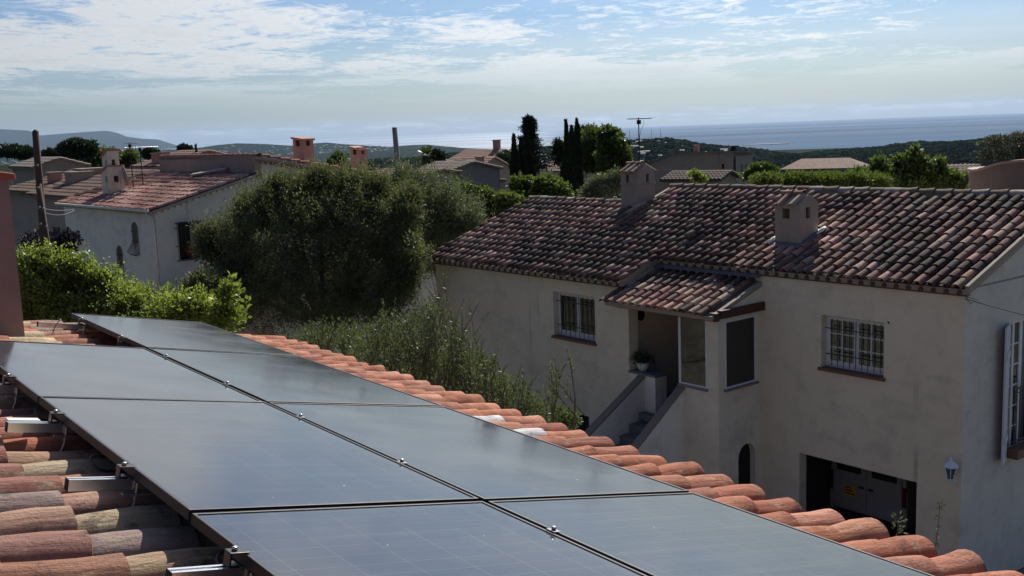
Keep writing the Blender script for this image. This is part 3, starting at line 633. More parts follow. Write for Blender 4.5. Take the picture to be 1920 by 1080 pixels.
gt = MB(); gt.add([(-4.10, -1.25, zl(-3.46)), (-4.10, 0, zl(-3.46)), (-4.10, 0, PZ-.2), (-4.10, -1.25, PZ-PS*1.25-.2)], [(0, 1, 2, 3)]); gt.build('porch_gable', M['wall2'], nb)
# ---- stairs
st = MB()
def parapet(x0, x1, ya, za, sl_, L, extra=0):
    yb, zb = ya-L, za-sl_*L
    st.hexa([(x0, yb, 0), (x1, yb, 0), (x1, ya, 0), (x0, ya, 0), (x0, yb, max(.02, zb)), (x1, yb, max(.02, zb)), (x1, ya, za), (x0, ya, za)])
    cp = MB(); e = .025; cp.hexa([(x0-e, yb, zb), (x1+e, yb, zb), (x1+e, ya+.001, za), (x0-e, ya+.001, za), (x0-e, yb, zb+.05), (x1+e, yb, zb+.05), (x1+e, ya+.001, za+.05), (x0-e, ya+.001, za+.05)]); return cp
c1 = parapet(-6.56, -6.42, -.902, zl(-5.18), .57, 4.8); c2 = parapet(-5.15, -5.01, -1.252, zl(-5.11), .70, 4.2)
st.box(-6.85, -6.12, -.90, -.56, 0, zl(-5.14)); stair = st.build('staircase', M['white'], nb)
c1.build('parapet_cap', M['stone'], stair, bevel=.008); c2.build('parapet_cap', M['stone'], stair, bevel=.008)
pt = MB(); pt.box(-6.88, -6.09, -.92, -.54, zl(-5.139), zl(-5.095)); pt.build('platform_slab', M['grey'], stair)
for k in range(13):
    q = MB(); q.box(-6.42, -5.15, -1.10-.28*(k+1), -1.10-.28*k, zl(-5.9)-.18*(k+1)-.3, zl(-5.9)-.18*(k+1)); q.build('step', M['grey'], stair)
# ---- windows
def bars(parent, xs, zs, y, r=.008, ext=.05):
    for x in xs: MB().tube([(x, y, zs[0]), (x, y, zs[1])], r, 5).build('bar', M['iron'], parent)
def grille(parent, x0, x1, z0, z1, y, n, rails_, ext=.06):
    g_ = MB()
    for z in rails_: g_.box(x0-ext, x1+ext, y-.012, y+.004, z-.008, z+.008)
    gr = g_.build('grille_rail', M['iron'], parent)
    for i in range(n): x = x0+(i+.5)*(x1-x0)/n; MB().tube([(x, y+.012, z0), (x, y+.012, z1)], .008, 5).build('bar', M['iron'], parent)
def casement(parent, x0, x1, z0, z1, y, leaves=2, cols=2, rows=3, fr=.05, curtain_=True):
    f = MB(); f.box(x0, x1, y, y+.05, z0, z0+fr*1.3); f.box(x0, x1, y, y+.05, z1-fr, z1); f.box(x0, x0+fr, y, y+.05, z0+fr*1.3, z1-fr); f.box(x1-fr, x1, y, y+.05, z0+fr*1.3, z1-fr)
    wn = f.build('window', M['frame'], parent); lw = (x1-x0-2*fr)/leaves
    for l in range(leaves):
        a = x0+fr+l*lw; s_ = MB(); s_.box(a+.002, a+.045, y-.012, y+.028, z0+fr*1.3, z1-fr); s_.box(a+lw-.047, a+lw-.002, y-.012, y+.028, z0+fr*1.3, z1-fr); s_.box(a+.045, a+lw-.047, y-.012, y+.028, z0+fr*1.3, z0+fr*1.3+.06); s_.box(a+.045, a+lw-.047, y-.012, y+.028, z1-fr-.05, z1-fr)
        pa_, pb_, qa, qb = a+.045, a+lw-.047, z0+fr*1.3+.06, z1-fr-.05
        for c_ in range(1, cols): xx = pa_+(pb_-pa_)*c_/cols; s_.box(xx-.011, xx+.011, y-.008, y+.015, qa, qb)
        for r_ in range(1, rows):
            zz = qa+(qb-qa)*r_/rows
            for c_ in range(cols): w0 = pa_+(pb_-pa_)*c_/cols+(.0115 if c_ else 0); w1 = pa_+(pb_-pa_)*(c_+1)/cols-(.0115 if c_ < cols-1 else 0); s_.box(w0, w1, y-.008, y+.015, zz-.011, zz+.011)
        s_.build('sash', M['frame'], wn)
        for c_ in range(cols):
            for r_ in range(rows):
                g_ = MB(); g_.box(pa_+(pb_-pa_)*c_/cols+.004, pa_+(pb_-pa_)*(c_+1)/cols-.004, y+.001, y+.006, qa+(qb-qa)*r_/rows+.004, qa+(qb-qa)*(r_+1)/rows-.004); g_.build('pane', M['glass'], wn)
    if curtain_:
        cm_ = MB(); n = 60
        for i in range(n):
            xa, xb = x0+.08+(x1-x0-.16)*i/n, x0+.08+(x1-x0-.16)*(i+1)/n
            if abs((xa+xb)/2-(x0+x1)/2) < .05: continue
            ya, yb = y+.10+.014*math.sin(i*1.25), y+.10+.014*math.sin((i+1)*1.25)
            zb_ = z0+.12+(.18+.10*math.cos(i*.42))
            cm_.add([(xa, ya, zb_), (xb, yb, zb_), (xb, yb, z1-.06), (xa, ya, z1-.06)], [(0, 1, 2, 3)])
        cm_.build('curtain', M['curtain'], wn)
    return wn
def sill(parent, x0, x1, z, y, dp=.28, h=.055): s_ = MB(); s_.box(x0-.04, x1+.04, y-.06, y+dp-.06, z-h, z); s_.build('sill', M['ledge'], parent, bevel=.008)
w1 = casement(nb, -2.76, -1.47, zl(-4.55), zl(-3.56), .16, 2, 2, 3); grille(w1, -2.62, -1.50, zl(-4.50), zl(-3.62), .03, 9, (zl(-3.80), zl(-4.28))); sill(w1, -2.76, -1.47, zl(-4.55), 0)
w2 = casement(nb, -9.24, -7.87, zl(-4.65), zl(-3.63), -.74, 2, 1, 1); grille(w2, -9.10, -7.90, zl(-4.60), zl(-3.68), -.87, 8, (zl(-3.84), zl(-4.38))); sill(w2, -9.24, -7.87, zl(-4.65), -.9)
w3 = MB().box(-8.72, -8.15, -.72, -.70, zl(-6.85), zl(-6.35)).build('cellar_window', M['black'], nb); grille(w3, -8.72, -8.15, zl(-6.85), zl(-6.35), -.86, 5, (zl(-6.5),), 0)
# porch glazing: pale frames with one large pane each
def big_pane(pts, name='porch_window'):
    """pts: function (u, d, z); rectangle u0..u1, z0..z1"""
    P, u0, u1, z0, z1 = pts; f = MB(); e = .035
    for (a, b, c, d) in ((u0, u1, z0, z0+e), (u0, u1, z1-e, z1), (u0, u0+e, z0+e, z1-e), (u1-e, u1, z0+e, z1-e)):
        f.hexa([P(a, -.01, c), P(b, -.01, c), P(b, .04, c), P(a, .04, c), P(a, -.01, d), P(b, -.01, d), P(b, .04, d), P(a, .04, d)])
    wn = f.build(name, M['frame'], nb); g_ = MB(); a, b, c, d = u0+e, u1-e, z0+e, z1-e
    g_.hexa([P(a, .01, c), P(b, .01, c), P(b, .016, c), P(a, .016, c), P(a, .01, d), P(b, .01, d), P(b, .016, d), P(a, .016, d)]); g_.build('pane', M['glass'], wn); return wn
big_pane((front(1.25), -5.12, -4.42, zl(-5.02), zl(-3.66))); big_pane((lambda u, d, z: (-4.15-d, u, z), -1.06, -.14, zl(-5.02), zl(-3.70)))
sl_ = MB(); sl_.box(-4.16, -4.09, -1.10, -.10, zl(-5.06), zl(-5.022)); sl_.box(-5.14, -4.40, -1.30, -1.24, zl(-5.065), zl(-5.022)); sl_.build('porch_sill', M['stone'], nb)
ad = MB().box(-4.30, -4.28, -.70, -.14, 0, zl(-6.2)).build('cellar_door', M['black'], nb)
mdl = MB().lathe([(.10, 0), (.12, .01), (.12, .03), (.09, .04)], (0, 0, 0), 8).build('wall_plaque', M['iron'], nb); mdl.rotation_euler = (0, math.radians(90), 0); mdl.location = (-7.099, -.30, zl(-4.03))
# gable window, shutter and railing
def Gp(u, d, z): return (-d, u, z)
gw = MB()
for (a, b, c, d) in ((1.52, 2.73, zl(-6.0), zl(-5.93)), (1.52, 2.73, zl(-3.68), zl(-3.61)), (1.52, 1.59, zl(-5.93), zl(-3.68)), (1.83, 1.90, zl(-5.93), zl(-3.68)), (2.1, 2.2, zl(-5.93), zl(-3.68))):
    gw.hexa([Gp(a, .10, c), Gp(b, .10, c), Gp(b, .15, c), Gp(a, .15, c), Gp(a, .10, d), Gp(b, .10, d), Gp(b, .15, d), Gp(a, .15, d)])
for k in range(1, 6): z = zl(-5.93)+2.25*k/6; gw.box(-.14, -.11, 1.592, 1.828, z-.012, z+.012); gw.box(-.14, -.11, 1.902, 2.098, z-.012, z+.012)
gwo = gw.build('french_window', M['frame'], nb)
for (a, b) in ((1.59, 1.83), (1.90, 2.1)):
    for k in range(6): z0_, z1_ = zl(-5.93)+2.25*k/6+.012, zl(-5.93)+2.25*(k+1)/6-.012; MB().box(-.128, -.122, a+.003, b-.003, z0_, z1_).build('pane', M['glass'], gwo)
MB().box(-.30, -.29, 1.50, 2.75, zl(-6.0), zl(-3.6)).build('curtain', M['curtain'], gwo)
shm = MB(); shm.box(0, .46, -.018, .018, 0, 2.42)
for k in range(2): shm.box(.04, .42, .019, .034, .35+k*1.5, .47+k*1.5)
sho = shm.build('shutter', M['shutter'], nb, bevel=.004); sho.location = (.015, 1.485, zl(-6.03)); sho.rotation_euler = (0, 0, math.radians(-71))
for i in range(3): MB().box(.10+.11*i, .104+.11*i, -.0215, -.0185, .02, 2.40).build('plank_joint', M['black'], sho)
rao = MB().tube([(.10, 1.52, zl(-4.78)), (.10, 2.9, zl(-4.78))], .018, 6).build('balcony_rail', M['iron'], nb)
for (z_, r_) in ((zl(-5.72), .012), (zl(-4.86), .009)): MB().tube([(.10, 1.52, z_), (.10, 2.9, z_)], r_, 6).build('cross_rail', M['iron'], rao)
for i in range(13): y = 1.56+i*.10; MB().tube([(.10, y, zl(-5.78)), (.10, y, zl(-4.79))], .008, 5).build('bar', M['iron'], rao)
MB().box(.0, .22, 1.50, 2.95, zl(-6.02), zl(-5.86)).build('balcony_slab', M['ledge'], nb)
# small hole and pipe marks
MB().lathe([(.018, 0), (.018, .01)], (0, 0, 0), 8).build('vent_hole', M['black'], nb).matrix_basis = Matrix.Translation((-1.39, -.001, zl(-3.55))) @ Matrix.Rotation(math.radians(90), 4, 'X')
# ---- chimneys
def chimney(parent, x0, x1, y0, y1, zb, ze, za, m, hole_f, hole_s, tile_n=2, belt=None, tpal=None, flash=True):
    """square stack with a tiled saddle cap, ridge along x, smoke openings on each side"""
    b = MB()
    wall_sheet(b, x0, x1, zb, ze, [hole_f] if hole_f else [], lambda u, d, z: (u, y0+d, z), .06)
    wall_sheet(b, y0, y1, zb, ze, [hole_s] if hole_s else [], lambda u, d, z: (x1-d, u, z), .06)
    wall_sheet(b, x0, x1, zb, ze, [hole_f] if hole_f else [], lambda u, d, z: (u, y1-d, z), .06)
    wall_sheet(b, y0, y1, zb, ze, [], lambda u, d, z: (x0+d, u, z), .06)
    ym = (y0+y1)/2; b.add([(x1, y0, ze), (x1, y1, ze), (x1, ym+.05, za-.03), (x1, ym-.05, za-.03)], [(0, 1, 2, 3)]); b.add([(x0, y0, ze), (x0, y1, ze), (x0, ym+.05, za-.03), (x0, ym-.05, za-.03)], [(0, 1, 2, 3)])
    b.add([(x0, y0, ze), (x1, y0, ze), (x1, ym, za-.03), (x0, ym, za-.03)], [(0, 1, 2, 3)]); b.add([(x0, y1, ze), (x1, y1, ze), (x1, ym, za-.03), (x0, ym, za-.03)], [(0, 1, 2, 3)])
    o = b.build('chimney', m, parent)
    L = math.hypot((y1-y0)/2+.06, za-ze)+.02; tm = tile_mesh('cap_tile', L, .085, .07, M['tile'], 7, 2, .012, 77, .002, 1); n = tile_n
    for i in range(n):
        for sg in (-1, 1):
            x = x0+(x1-x0)*(i+.5)/n; yo = (y0-.06) if sg < 0 else (y1+.06); d = Vector((0, yo-ym, ze-.01-(za-.02))).normalized(); ax = d; up = Vector((0, 0, 1)); ey = up.cross(ax).normalized(); ez = ax.cross(ey)
            q = bpy.data.objects.new('cap_tile', tm); C.objects.link(q); q.parent = o; q.matrix_basis = frame_matrix((x, ym, za-.035), ax, ey, ez); q.color = jit(rnd.choice([(.45, .36, .29), (.38, .24, .18)]), .1)+(1,)
    for i in range(2):
        q = bpy.data.objects.new('cap_tile', rdg[i]); C.objects.link(q); q.parent = o; q.matrix_basis = frame_matrix((x0-.06+i*(x1-x0)*.42, ym, za-.03), (1, 0, .02), (0, 1, 0), (0, 0, 1)) @ Matrix.Scale((x1-x0+.12)/.8, 4, (1, 0, 0)) @ Matrix.Scale(.75, 4); q.color = jit(rnd.choice([(.30, .20, .15), (.33, .18, .12)]), .1)+(1,)
    if belt: MB().box(x0-.02, x1+.02, y0-.02, y1+.02, belt-.02, belt+.015).build('belt_course', M['mortar'], o)
    if flash:
        f = MB(); z0_ = ZR+RS*(y0-.12)-.05; f.hexa([(x0-.06, y0-.14, z0_), (x1+.09, y0-.14, z0_), (x1+.09, y1+.05, z0_+RS*(y1-y0+.19)), (x0-.06, y1+.05, z0_+RS*(y1-y0+.19)), (x0-.05, y0-.10, z0_+.05), (x1+.05, y0-.10, z0_+.05), (x1+.05, y1+.04, z0_+.05+RS*(y1-y0+.16)), (x0-.05, y1+.04, z0_+.05+RS*(y1-y0+.16))])
        f.build('flashing', M['zinc'], o)
        wc = MB()
        for (xx, yy) in ((x1+.10, y1-.05), (x0-.08, y0+.02)): wc.tube([(xx, yy+.14, ZR+RS*(yy+.14)+.012), (xx+.02, yy, ZR+RS*yy+.022), (xx, yy-.13, ZR+RS*(yy-.13)+.0)], [.03, .045, .02], 8)
        wc.build('lime_patch', M['white_patch'], o, True)
    return o
chimney(nb, -4.45, -3.85, .86, 1.44, zl(-2.75), zl(-1.64), zl(-1.43), M['beige'], (-4.28, -4.10, zl(-1.92), zl(-1.72)), (1.04, 1.18, zl(-1.92), zl(-1.70)))
c2_ = chimney(nb, -10.14, -9.56, 2.22, 2.82, zl(-2.1), zl(-1.12), zl(-.92), M['beige'], (-9.96, -9.86, zl(-1.38), zl(-1.18)), (2.52, 2.62, zl(-1.38), zl(-1.18)), 3, zl(-1.42), None, False)
# ---- things on and around it
pp = empty('potted_plant', tuple(nb.matrix_basis @ Vector((-6.62, -.74, zl(-5.095))) if False else (0, 0, 0)))
bpy.data.objects.remove(pp)
HM = Matrix.Translation((HC[0], HC[1], GZ)) @ Matrix.Rotation(HRZ, 4, 'Z')
def W(x, y, z): return HM @ Vector((x, y, z))
def leaves(n, cen, spread, L, Wd, up=.3, seed=1, out_=True, frac=.25, drop=None):
    """n rhombic leaves about the points cen (k,3); returns V, F, rnd"""
    q = np.random.default_rng(seed); cen = np.asarray(cen, float); k = q.integers(0, len(cen), n)
    off = q.normal(0, 1, (n, 3)); ln = np.linalg.norm(off, axis=1, keepdims=True); off = off/ln*np.minimum(ln, 2.2)*np.asarray(spread)
    c = cen[k]+off; d = off/(np.linalg.norm(off, axis=1, keepdims=True)+1e-6)+q.normal(0, .6, (n, 3)); d[:, 2] += up; d /= np.linalg.norm(d, axis=1, keepdims=True)
    s_ = np.cross(d, q.normal(0, 1, (n, 3))); s_ /= np.linalg.norm(s_, axis=1, keepdims=True)
    l = L*q.uniform(.6, 1.3, (n, 1)); w_ = Wd*q.uniform(.6, 1.3, (n, 1))
    V = np.stack([c, c+d*l*.45+s_*w_*.5, c+d*l, c+d*l*.45-s_*w_*.5], 1).reshape(-1, 3); Fc = np.arange(4*n).reshape(-1, 4)
    r = np.repeat(np.clip(q.normal(.5, .2, n)+q.normal(0, .15, len(cen))[k], 0, 1), 4); return V, Fc, r
M['leaf_dark'] = leafmat('dark_green_leaf', (.02, .04, .014), (.055, .085, .028), .25)
def potted(loc, label, pot_r=.16, w_=.26, h_=.12, leafm='leaf_dark', group=None, potm='pot'):
    r = empty('potted_plant', loc, 0, label, 'potted plant', group)
    MB().lathe([(pot_r*.45, 0), (pot_r*.5, .02), (pot_r*.7, .05), (pot_r, .17), (pot_r*1.05, .19), (pot_r*.92, .19), (pot_r*.85, .16)], n=18).build('pot', M[potm], r, True)
    MB().lathe([(pot_r*.86, .155), (pot_r*.86, .165)], n=14).build('soil', M['soil'], r)
    q = np.random.default_rng(5); cen = q.normal(0, .45, (60, 3))*np.array([w_, w_, h_])*.8+np.array([0, 0, .22+h_*.5])
    V, Fc, rr = leaves(1500, cen, .04, .045, .025, .3, 8); npmesh('foliage', V, Fc, M[leafm], r, attrs={'rnd': rr}); return r
potted(W(-6.62, -.73, zl(-5.095)), 'white bowl planter with a dark clipped bush on the stair platform', .15, .26, .10)
potted(W(-4.68, -1.0, zl(-5.42)), 'green plant standing behind the front porch window', .12, .20, .26)
tbl = MB(); tbl.box(-.28, .28, -.5, .5, .42, .46); 
for (a, b) in ((-.25, -.46), (.22, -.46), (-.25, .43), (.22, .43)): tbl.box(a, a+.04, b, b+.04, 0, .42)
to = tbl.build('porch_table', M['wood']); to.matrix_world = Matrix.Translation(W(-4.68, -.7, zl(-5.9))) @ Matrix.Rotation(HRZ, 4, 'Z'); tag(to, 'low dark table inside the glazed porch under the plants', 'table')
M['flower'] = leafmat('dark_red_flower', (.10, .012, .015), (.22, .03, .03), .2)
potted(W(-4.50, -.45, zl(-5.42)), 'dark red flowering plant behind the side porch window', .10, .16, .14, 'flower', None, 'rust')
# wall lantern
ln = empty('wall_lantern', W(-.10, -.17, zl(-6.05)), HRZ, 'white hexagonal lantern on a bracket at the house corner', 'lantern')
MB().lathe([(.035, 0), (.05, .02), (.055, .03)], n=6).build('base', M['lamp'], ln)
ring = MB().lathe([(.10, .22), (.14, .24), (.085, .30), (.03, .34), (.035, .36), (.008, .40)], n=6).build('cap', M['lamp'], ln)
for k in range(6):
    a = math.pi*2*k/6; MB().tube([(.052*math.cos(a), .052*math.sin(a), .03), (.10*math.cos(a), .10*math.sin(a), .222)], .006, 4).build('cage_bar', M['lamp'], ln)
MB().lathe([(.042, .032), (.088, .218)], n=6).build('glass', M['glass'], ln)
MB().tube([(0, 0, .02), (0, .02, -.05), (0, .08, -.10), (0, .14, -.10), (0, .165, -.06)], [.012]*5, 6).build('bracket', M['lamp'], ln, True); MB().lathe([(.035, 0), (.045, .01), (.03, .03)], (0, 0, 0), 10).build('rose', M['lamp'], ln).matrix_basis = Matrix.Translation((0, .17, -.06)) @ Matrix.Rotation(math.radians(90), 4, 'X')
# van standing in the garage
vn = empty('van', W(-2.72, 1.5, 0), HRZ, 'white van parked in the dark garage, its rear doors in view', 'van')
vb = MB(); vb.prism([(.30, -.86), (.30, .86), (1.10, .86), (1.72, .80), (1.86, .66), (1.86, -.66), (1.72, -.80), (1.10, -.86)][::-1] and [(-.86, .42), (.86, .42), (.86, 1.10), (.80, 1.72), (.66, 1.86), (-.66, 1.86), (-.80, 1.72), (-.86, 1.10)], 1, 0, 4.2); vb.build('body', M['van'], vn, bevel=.03)
for sgn in (-1, 1):
    d_ = MB(); x0_, x1_ = sorted((sgn*.012, sgn*.76)); d_.box(x0_, x1_, -.03, -.002, .55, 1.70); do = d_.build('rear_door', M['van'], vn, bevel=.015)
    a_, b_ = sorted((sgn*.12, sgn*.66)); MB().box(a_, b_, -.036, -.0305, 1.30, 1.62).build('rear_window', M['black'], do, bevel=.03)
    MB().box(*sorted((sgn*.05, sgn*.16)), -.045, -.031, 1.02, 1.06).build('handle', M['black'], do)
    MB().box(*sorted((sgn*.775, sgn*.845)), -.02, .05, .85, 1.25).build('tail_light', M['red'], vn)
    MB().lathe([(.20, 0), (.31, .02), (.31, .18), (.2, .2)], n=18).build('wheel', M['tyre'], vn, True).matrix_basis = Matrix.Translation((sgn*.80-(.0 if sgn < 0 else .2)+.0, .85, .31)) @ Matrix.Rotation(math.radians(90), 4, 'Y')
ys = MB().box(-.50, -.22, -.0335, -.0305, .80, 1.02).build('door_sticker', M['yellow'], vn)
for k in range(3): MB().box(-.48, -.26-.04*k, -.0352, -.0338, .84+.06*k, .865+.06*k).build('print_line', M['black'], ys)
MB().box(-.72, .72, -.10, .0, .36, .50).build('bumper', M['black'], vn, bevel=.02)
gr_ = MB(); gr_.box(-3.75, -3.7, .25, 6.5, 0, zl(-6.26)); gr_.box(-.5, -.45, .25, 6.5, 0, zl(-6.26)); gr_.box(-3.7, -.5, 6.4, 6.5, 0, zl(-6.26)); gr_.build('garage_lining', M['room'], nb)  # near-black walls: the darkness inside the garage is put into their colour
gd = MB(); gd.box(-3.225, -3.20, .225, .27, 0, zl(-6.32)); gd.build('garage_track', M['alud'], nb)
# overhead wire to the corner
def wire(p, q, sag, label, r=.007, n=18, m='cable2'):
    P = [Vector(p).lerp(Vector(q), i/n)-Vector((0, 0, sag*4*(i/n)*(1-i/n))) for i in range(n+1)]
    return tag(MB().tube([tuple(v) for v in P], r, 5).build('overhead_wire', M[m], None, True), label, 'wire')
a_ = W(.0, -.05, zl(-2.98)); wire(a_, at(2150, 640, 14.6), .04, 'wire leaving the corner of the big house towards the right', .009, m='concrete')
MB().tube([tuple(W(.02, -.04, zl(-2.85))), tuple(W(.05, -.07, zl(-2.98))), tuple(W(.10, -.05, zl(-3.06))), tuple(W(.16, .05, zl(-3.0))), tuple(W(.04, -.05, zl(-2.95)))], .006, 5).build('cable_loop', M['cable'])
tag(bpy.data.objects['cable_loop'], 'dark loop of cable under the eave at the house corner', 'cable')
# rooftop aerial on the chimney
def aerial(loc, rz, H, label, boom=.7, elems=9, el=.28, group=None, vert=False):
    r = empty('tv_aerial', loc, rz, label, 'aerial', group)
    MB().tube([(0, 0, -.1), (0, 0, H)], .014, 6).build('mast', M['cable'], r)
    MB().tube([(-boom*.45, 0, H-.03), (boom*.55, 0, H-.03)], .010, 5).build('boom', M['steel'], r)
    for i in range(elems):
        x = -boom*.45+boom*i/(elems-1); e = el*(.5+.5*i/elems)
        (MB().tube([(x, -e, H-.02), (x, e, H-.02)], .004, 4) if not vert else MB().tube([(x, 0, H-.02-e), (x, 0, H-.02+e)], .004, 4)).build('element', M['steel'], r)
    MB().box(-.04, .05, -.03, .03, H-.16, H-.06).build('junction_box', M['black'], r)
    MB().tube([(.12, 0, H-.05), (.14, 0, H-.15), (.06, 0, H-.30), (.02, 0, H-.45), (.02, 0, .1)], .005, 4).build('lead', M['cable'], r); return r
ap = W(-9.78, 2.52, zl(-.88)); zt2 = at(1197, 222, ap[1])[2]
aerial(tuple(ap), math.radians(12), zt2-ap[2]+.02, 'tall thin aerial with a long flat boom above the tiled chimney', .62, 12, .34)


# ------------------------------------------------------------------ the white house on the left
LAZ = .70; LC = at(290, 400, 32.0)
lh = empty('white_house', (LC[0], LC[1], GZ), LAZ-math.pi/2, 'white house with pinkish tile roof and rose parapet behind the big dark tree', 'house')
lw = MB(); wall_sheet(lw, -8.4, 0, 0, zl(-1.98), [(-1.95, -1.45, zl(-3.48), zl(-2.42), 1), (-3.45, -2.95, zl(-4.3), zl(-3.25), 1)], front(0), .25)
lw.box(-8.4, -8.2, .25, 9, 0, zl(-2)); lw.build('wall', M['white'], lh)
LS = .265; lz = lambda y: zl(-1.87)+LS*y
rw = MB(); wall_sheet(rw, 0, 12.0, 0, zl(-1.98), [(.68, 1.42, zl(-3.60), zl(-2.42))], side(0), .25)
rw.add([(0, 0, zl(-1.98)), (0, 12.0, zl(-1.98)), (0, 12.0, zl(-1.98)), (0, 3.4, zl(-.62)), (0, 3.4, lz(3.4)-.1), (0, 0, lz(0)-.1)], [(0, 1, 2, 3, 4, 5)])
rw.build('side_wall', M['gable'], lh)
dk = MB(); zf = lambda y: lz(y)-.11; slab(-8.5, .10, -.18, 3.42, zf, .08); zb_ = lambda y: zl(-.52)-.192*(y-3.4); slab(-7.8, .12, 3.4, 12.2, zb_, .09)
ld = dk.build('roof', M['mortar'], lh)
# rose parapet rising above the roof, with its clay coping, and the cornice down the far slope
pm = MB(); pm.box(-7.72, .02, 3.40, 3.62, lz(3.4)-.3, zl(-.50)); pm.build('parapet_wall', M['dull'], lh)
M['coping'] = simple('faded_coping_clay', (.38, .17, .13), .85, scale=9)
tcol = [(.42, .20, .155), (.46, .24, .19), (.50, .30, .24), (.36, .17, .13), (.52, .36, .29), (.40, .18, .14)]
lm_ = [tile_mesh('tile', .44, .092, .075, M['tile_clean'], 5, 1, .012, 40+k, .0025, 1) for k in range(4)]
lr = [tile_mesh('coping_tile', .40, .10, .085, M['tile_clean'], 5, 1, .012, 50+k, .002, 1) for k in range(2)]
x = -7.8
while x < .05:
    o = bpy.data.objects.new('coping_tile', lr[rnd.randrange(2)]); C.objects.link(o); o.parent = ld; o.matrix_basis = frame_matrix((x, 3.51, zl(-.515)), (1, 0, .015), (0, 1, 0), (0, 0, 1)); o.color = jit((.42, .17, .13), .1)+(1,); x += .36
y = 3.5
while y < 12:
    o = bpy.data.objects.new('coping_tile', lr[0]); C.objects.link(o); o.parent = ld; o.matrix_basis = frame_matrix((.05, y, zb_(y)+.01), (0, 1, -.192+.02), (-1, 0, 0), (0, 0, 1)); o.color = jit((.40, .16, .12), .1)+(1,); y += .36
cn = MB(); n = 44
for i in range(n):
    y = 3.6+i*.19
    if y < 12: cn.tube([(-.02, y, zb_(y)-.17), (.12, y, zb_(y)-.15)], .045, 6)
cn.hexa([(0, 3.45, zb_(3.45)-.13), (.09, 3.45, zb_(3.45)-.13), (.09, 12, zb_(12)-.13), (0, 12, zb_(12)-.13), (0, 3.45, zb_(3.45)-.095), (.09, 3.45, zb_(3.45)-.095), (.09, 12, zb_(12)-.095), (0, 12, zb_(12)-.095)])
cn.build('cornice', M['coping'], lh)
cs2 = MB()
for i in range(17): y = .05+i*.20; cs2.box(.0, .07, y, y+.11, lz(y)-.26, lz(y)-.19)
cs2.build('verge_blocks', M['gable'], lh)
cmv = MB(); corrugated(cmv, -.10, 8.5, -3.42/math.cos(math.atan(LS)), .2, lambda x, y: 0, .2, .035); q_ = cmv.build('channel_tiles', M['pan'], ld, True); q_['kind'] = 'stuff'
la_ = math.atan(LS); q_.matrix_basis = frame_matrix((0, 0, zl(-1.87)-.075), (-1, 0, 0), (0, -math.cos(la_), -math.sin(la_)), (0, -math.sin(la_), math.cos(la_)))
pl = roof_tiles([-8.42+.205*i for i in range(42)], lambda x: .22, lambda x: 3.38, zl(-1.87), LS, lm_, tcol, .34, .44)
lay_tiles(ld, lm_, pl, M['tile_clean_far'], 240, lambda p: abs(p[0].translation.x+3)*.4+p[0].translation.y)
gu = MB(); gu.tube([(-8.5, -.24, zl(-2.02)), (.08, -.24, zl(-2.0))], .05, 6); gu.tube([(-.12, -.22, zl(-2.05)), (-.06, -.06, zl(-2.3)), (-.05, -.05, zl(-2.5)), (-.05, -.05, zl(-6))], .04, 6); gu.build('gutter', M['white'], lh, True)
lt_ = MB(); lt_.box(.0, 1.2, -.6, 3.0, 0, zl(-4.42)); lt_.build('terrace', M['dull'], lh)
def arched(parent, x0, x1, z0, z1):
    wn = MB().box(x0, x1, .20, .21, z0, z1).build('window', M['curtain2'], parent); b = MB(); r = (x1-x0)/2
    for i in range(6):
        x = x0+(x1-x0)*(i+.5)/6; top = z1-r+math.sqrt(max(0, r*r-(x-(x0+x1)/2)**2))
        MB().tube([(x, -.03, top), (x, -.04, z0+.42), (x+(x-(x0+x1)/2)*.25, -.22, z0+.12), (x+(x-(x0+x1)/2)*.2, -.10, z0)], .009, 4).build('bar', M['iron'], wn)
    for (z, d) in ((z1-.30, -.035), (z0+.45, -.045), (z0+.02, -.12)): b.box(x0-.02, x1+.02, d-.01, d+.01, z-.012, z+.012)
    b.build('grille_rail', M['iron'], wn); return wn
M['curtain2'] = simple('grey_blind', (.20, .20, .17), .9)
arched(lh, -1.95, -1.45, zl(-3.48), zl(-2.42)); arched(lh, -3.45, -2.95, zl(-4.3), zl(-3.25))
gwn = MB().box(-.22, -.20, .68, 1.42, zl(-3.60), zl(-2.42)).build('window', M['black'], lh)
MB().box(-.19, -.17, 1.12, 1.40, zl(-3.5), zl(-2.45)).build('curtain', M['curtain2'], gwn)
for i in range(8): y = .60+i*.13; MB().tube([(.13, y, zl(-3.62)), (.13, y, zl(-2.38))], .010, 4).build('bar', M['iron'], gwn)
b = MB()
for z in (zl(-2.44), zl(-2.60), zl(-3.15), zl(-3.60)): b.box(-.0, .14, .58, .60, z-.01, z+.01); b.box(.12, .14, .56, 1.54, z-.01, z+.01)
b.build('grille_rail', M['iron'], gwn)['kind'] = 'stuff'
M['bloom'] = leafmat('orange_bloom', (.30, .06, .02), (.45, .14, .04), .2)
LM = Matrix.Translation((LC[0], LC[1], GZ)) @ Matrix.Rotation(LAZ-math.pi/2, 4, 'Z')
potted(LM @ Vector((.05, 1.05, zl(-3.60))), 'orange flowers in a pot behind the window grille of the white house', .10, .16, .12, 'bloom', None, 'rust')
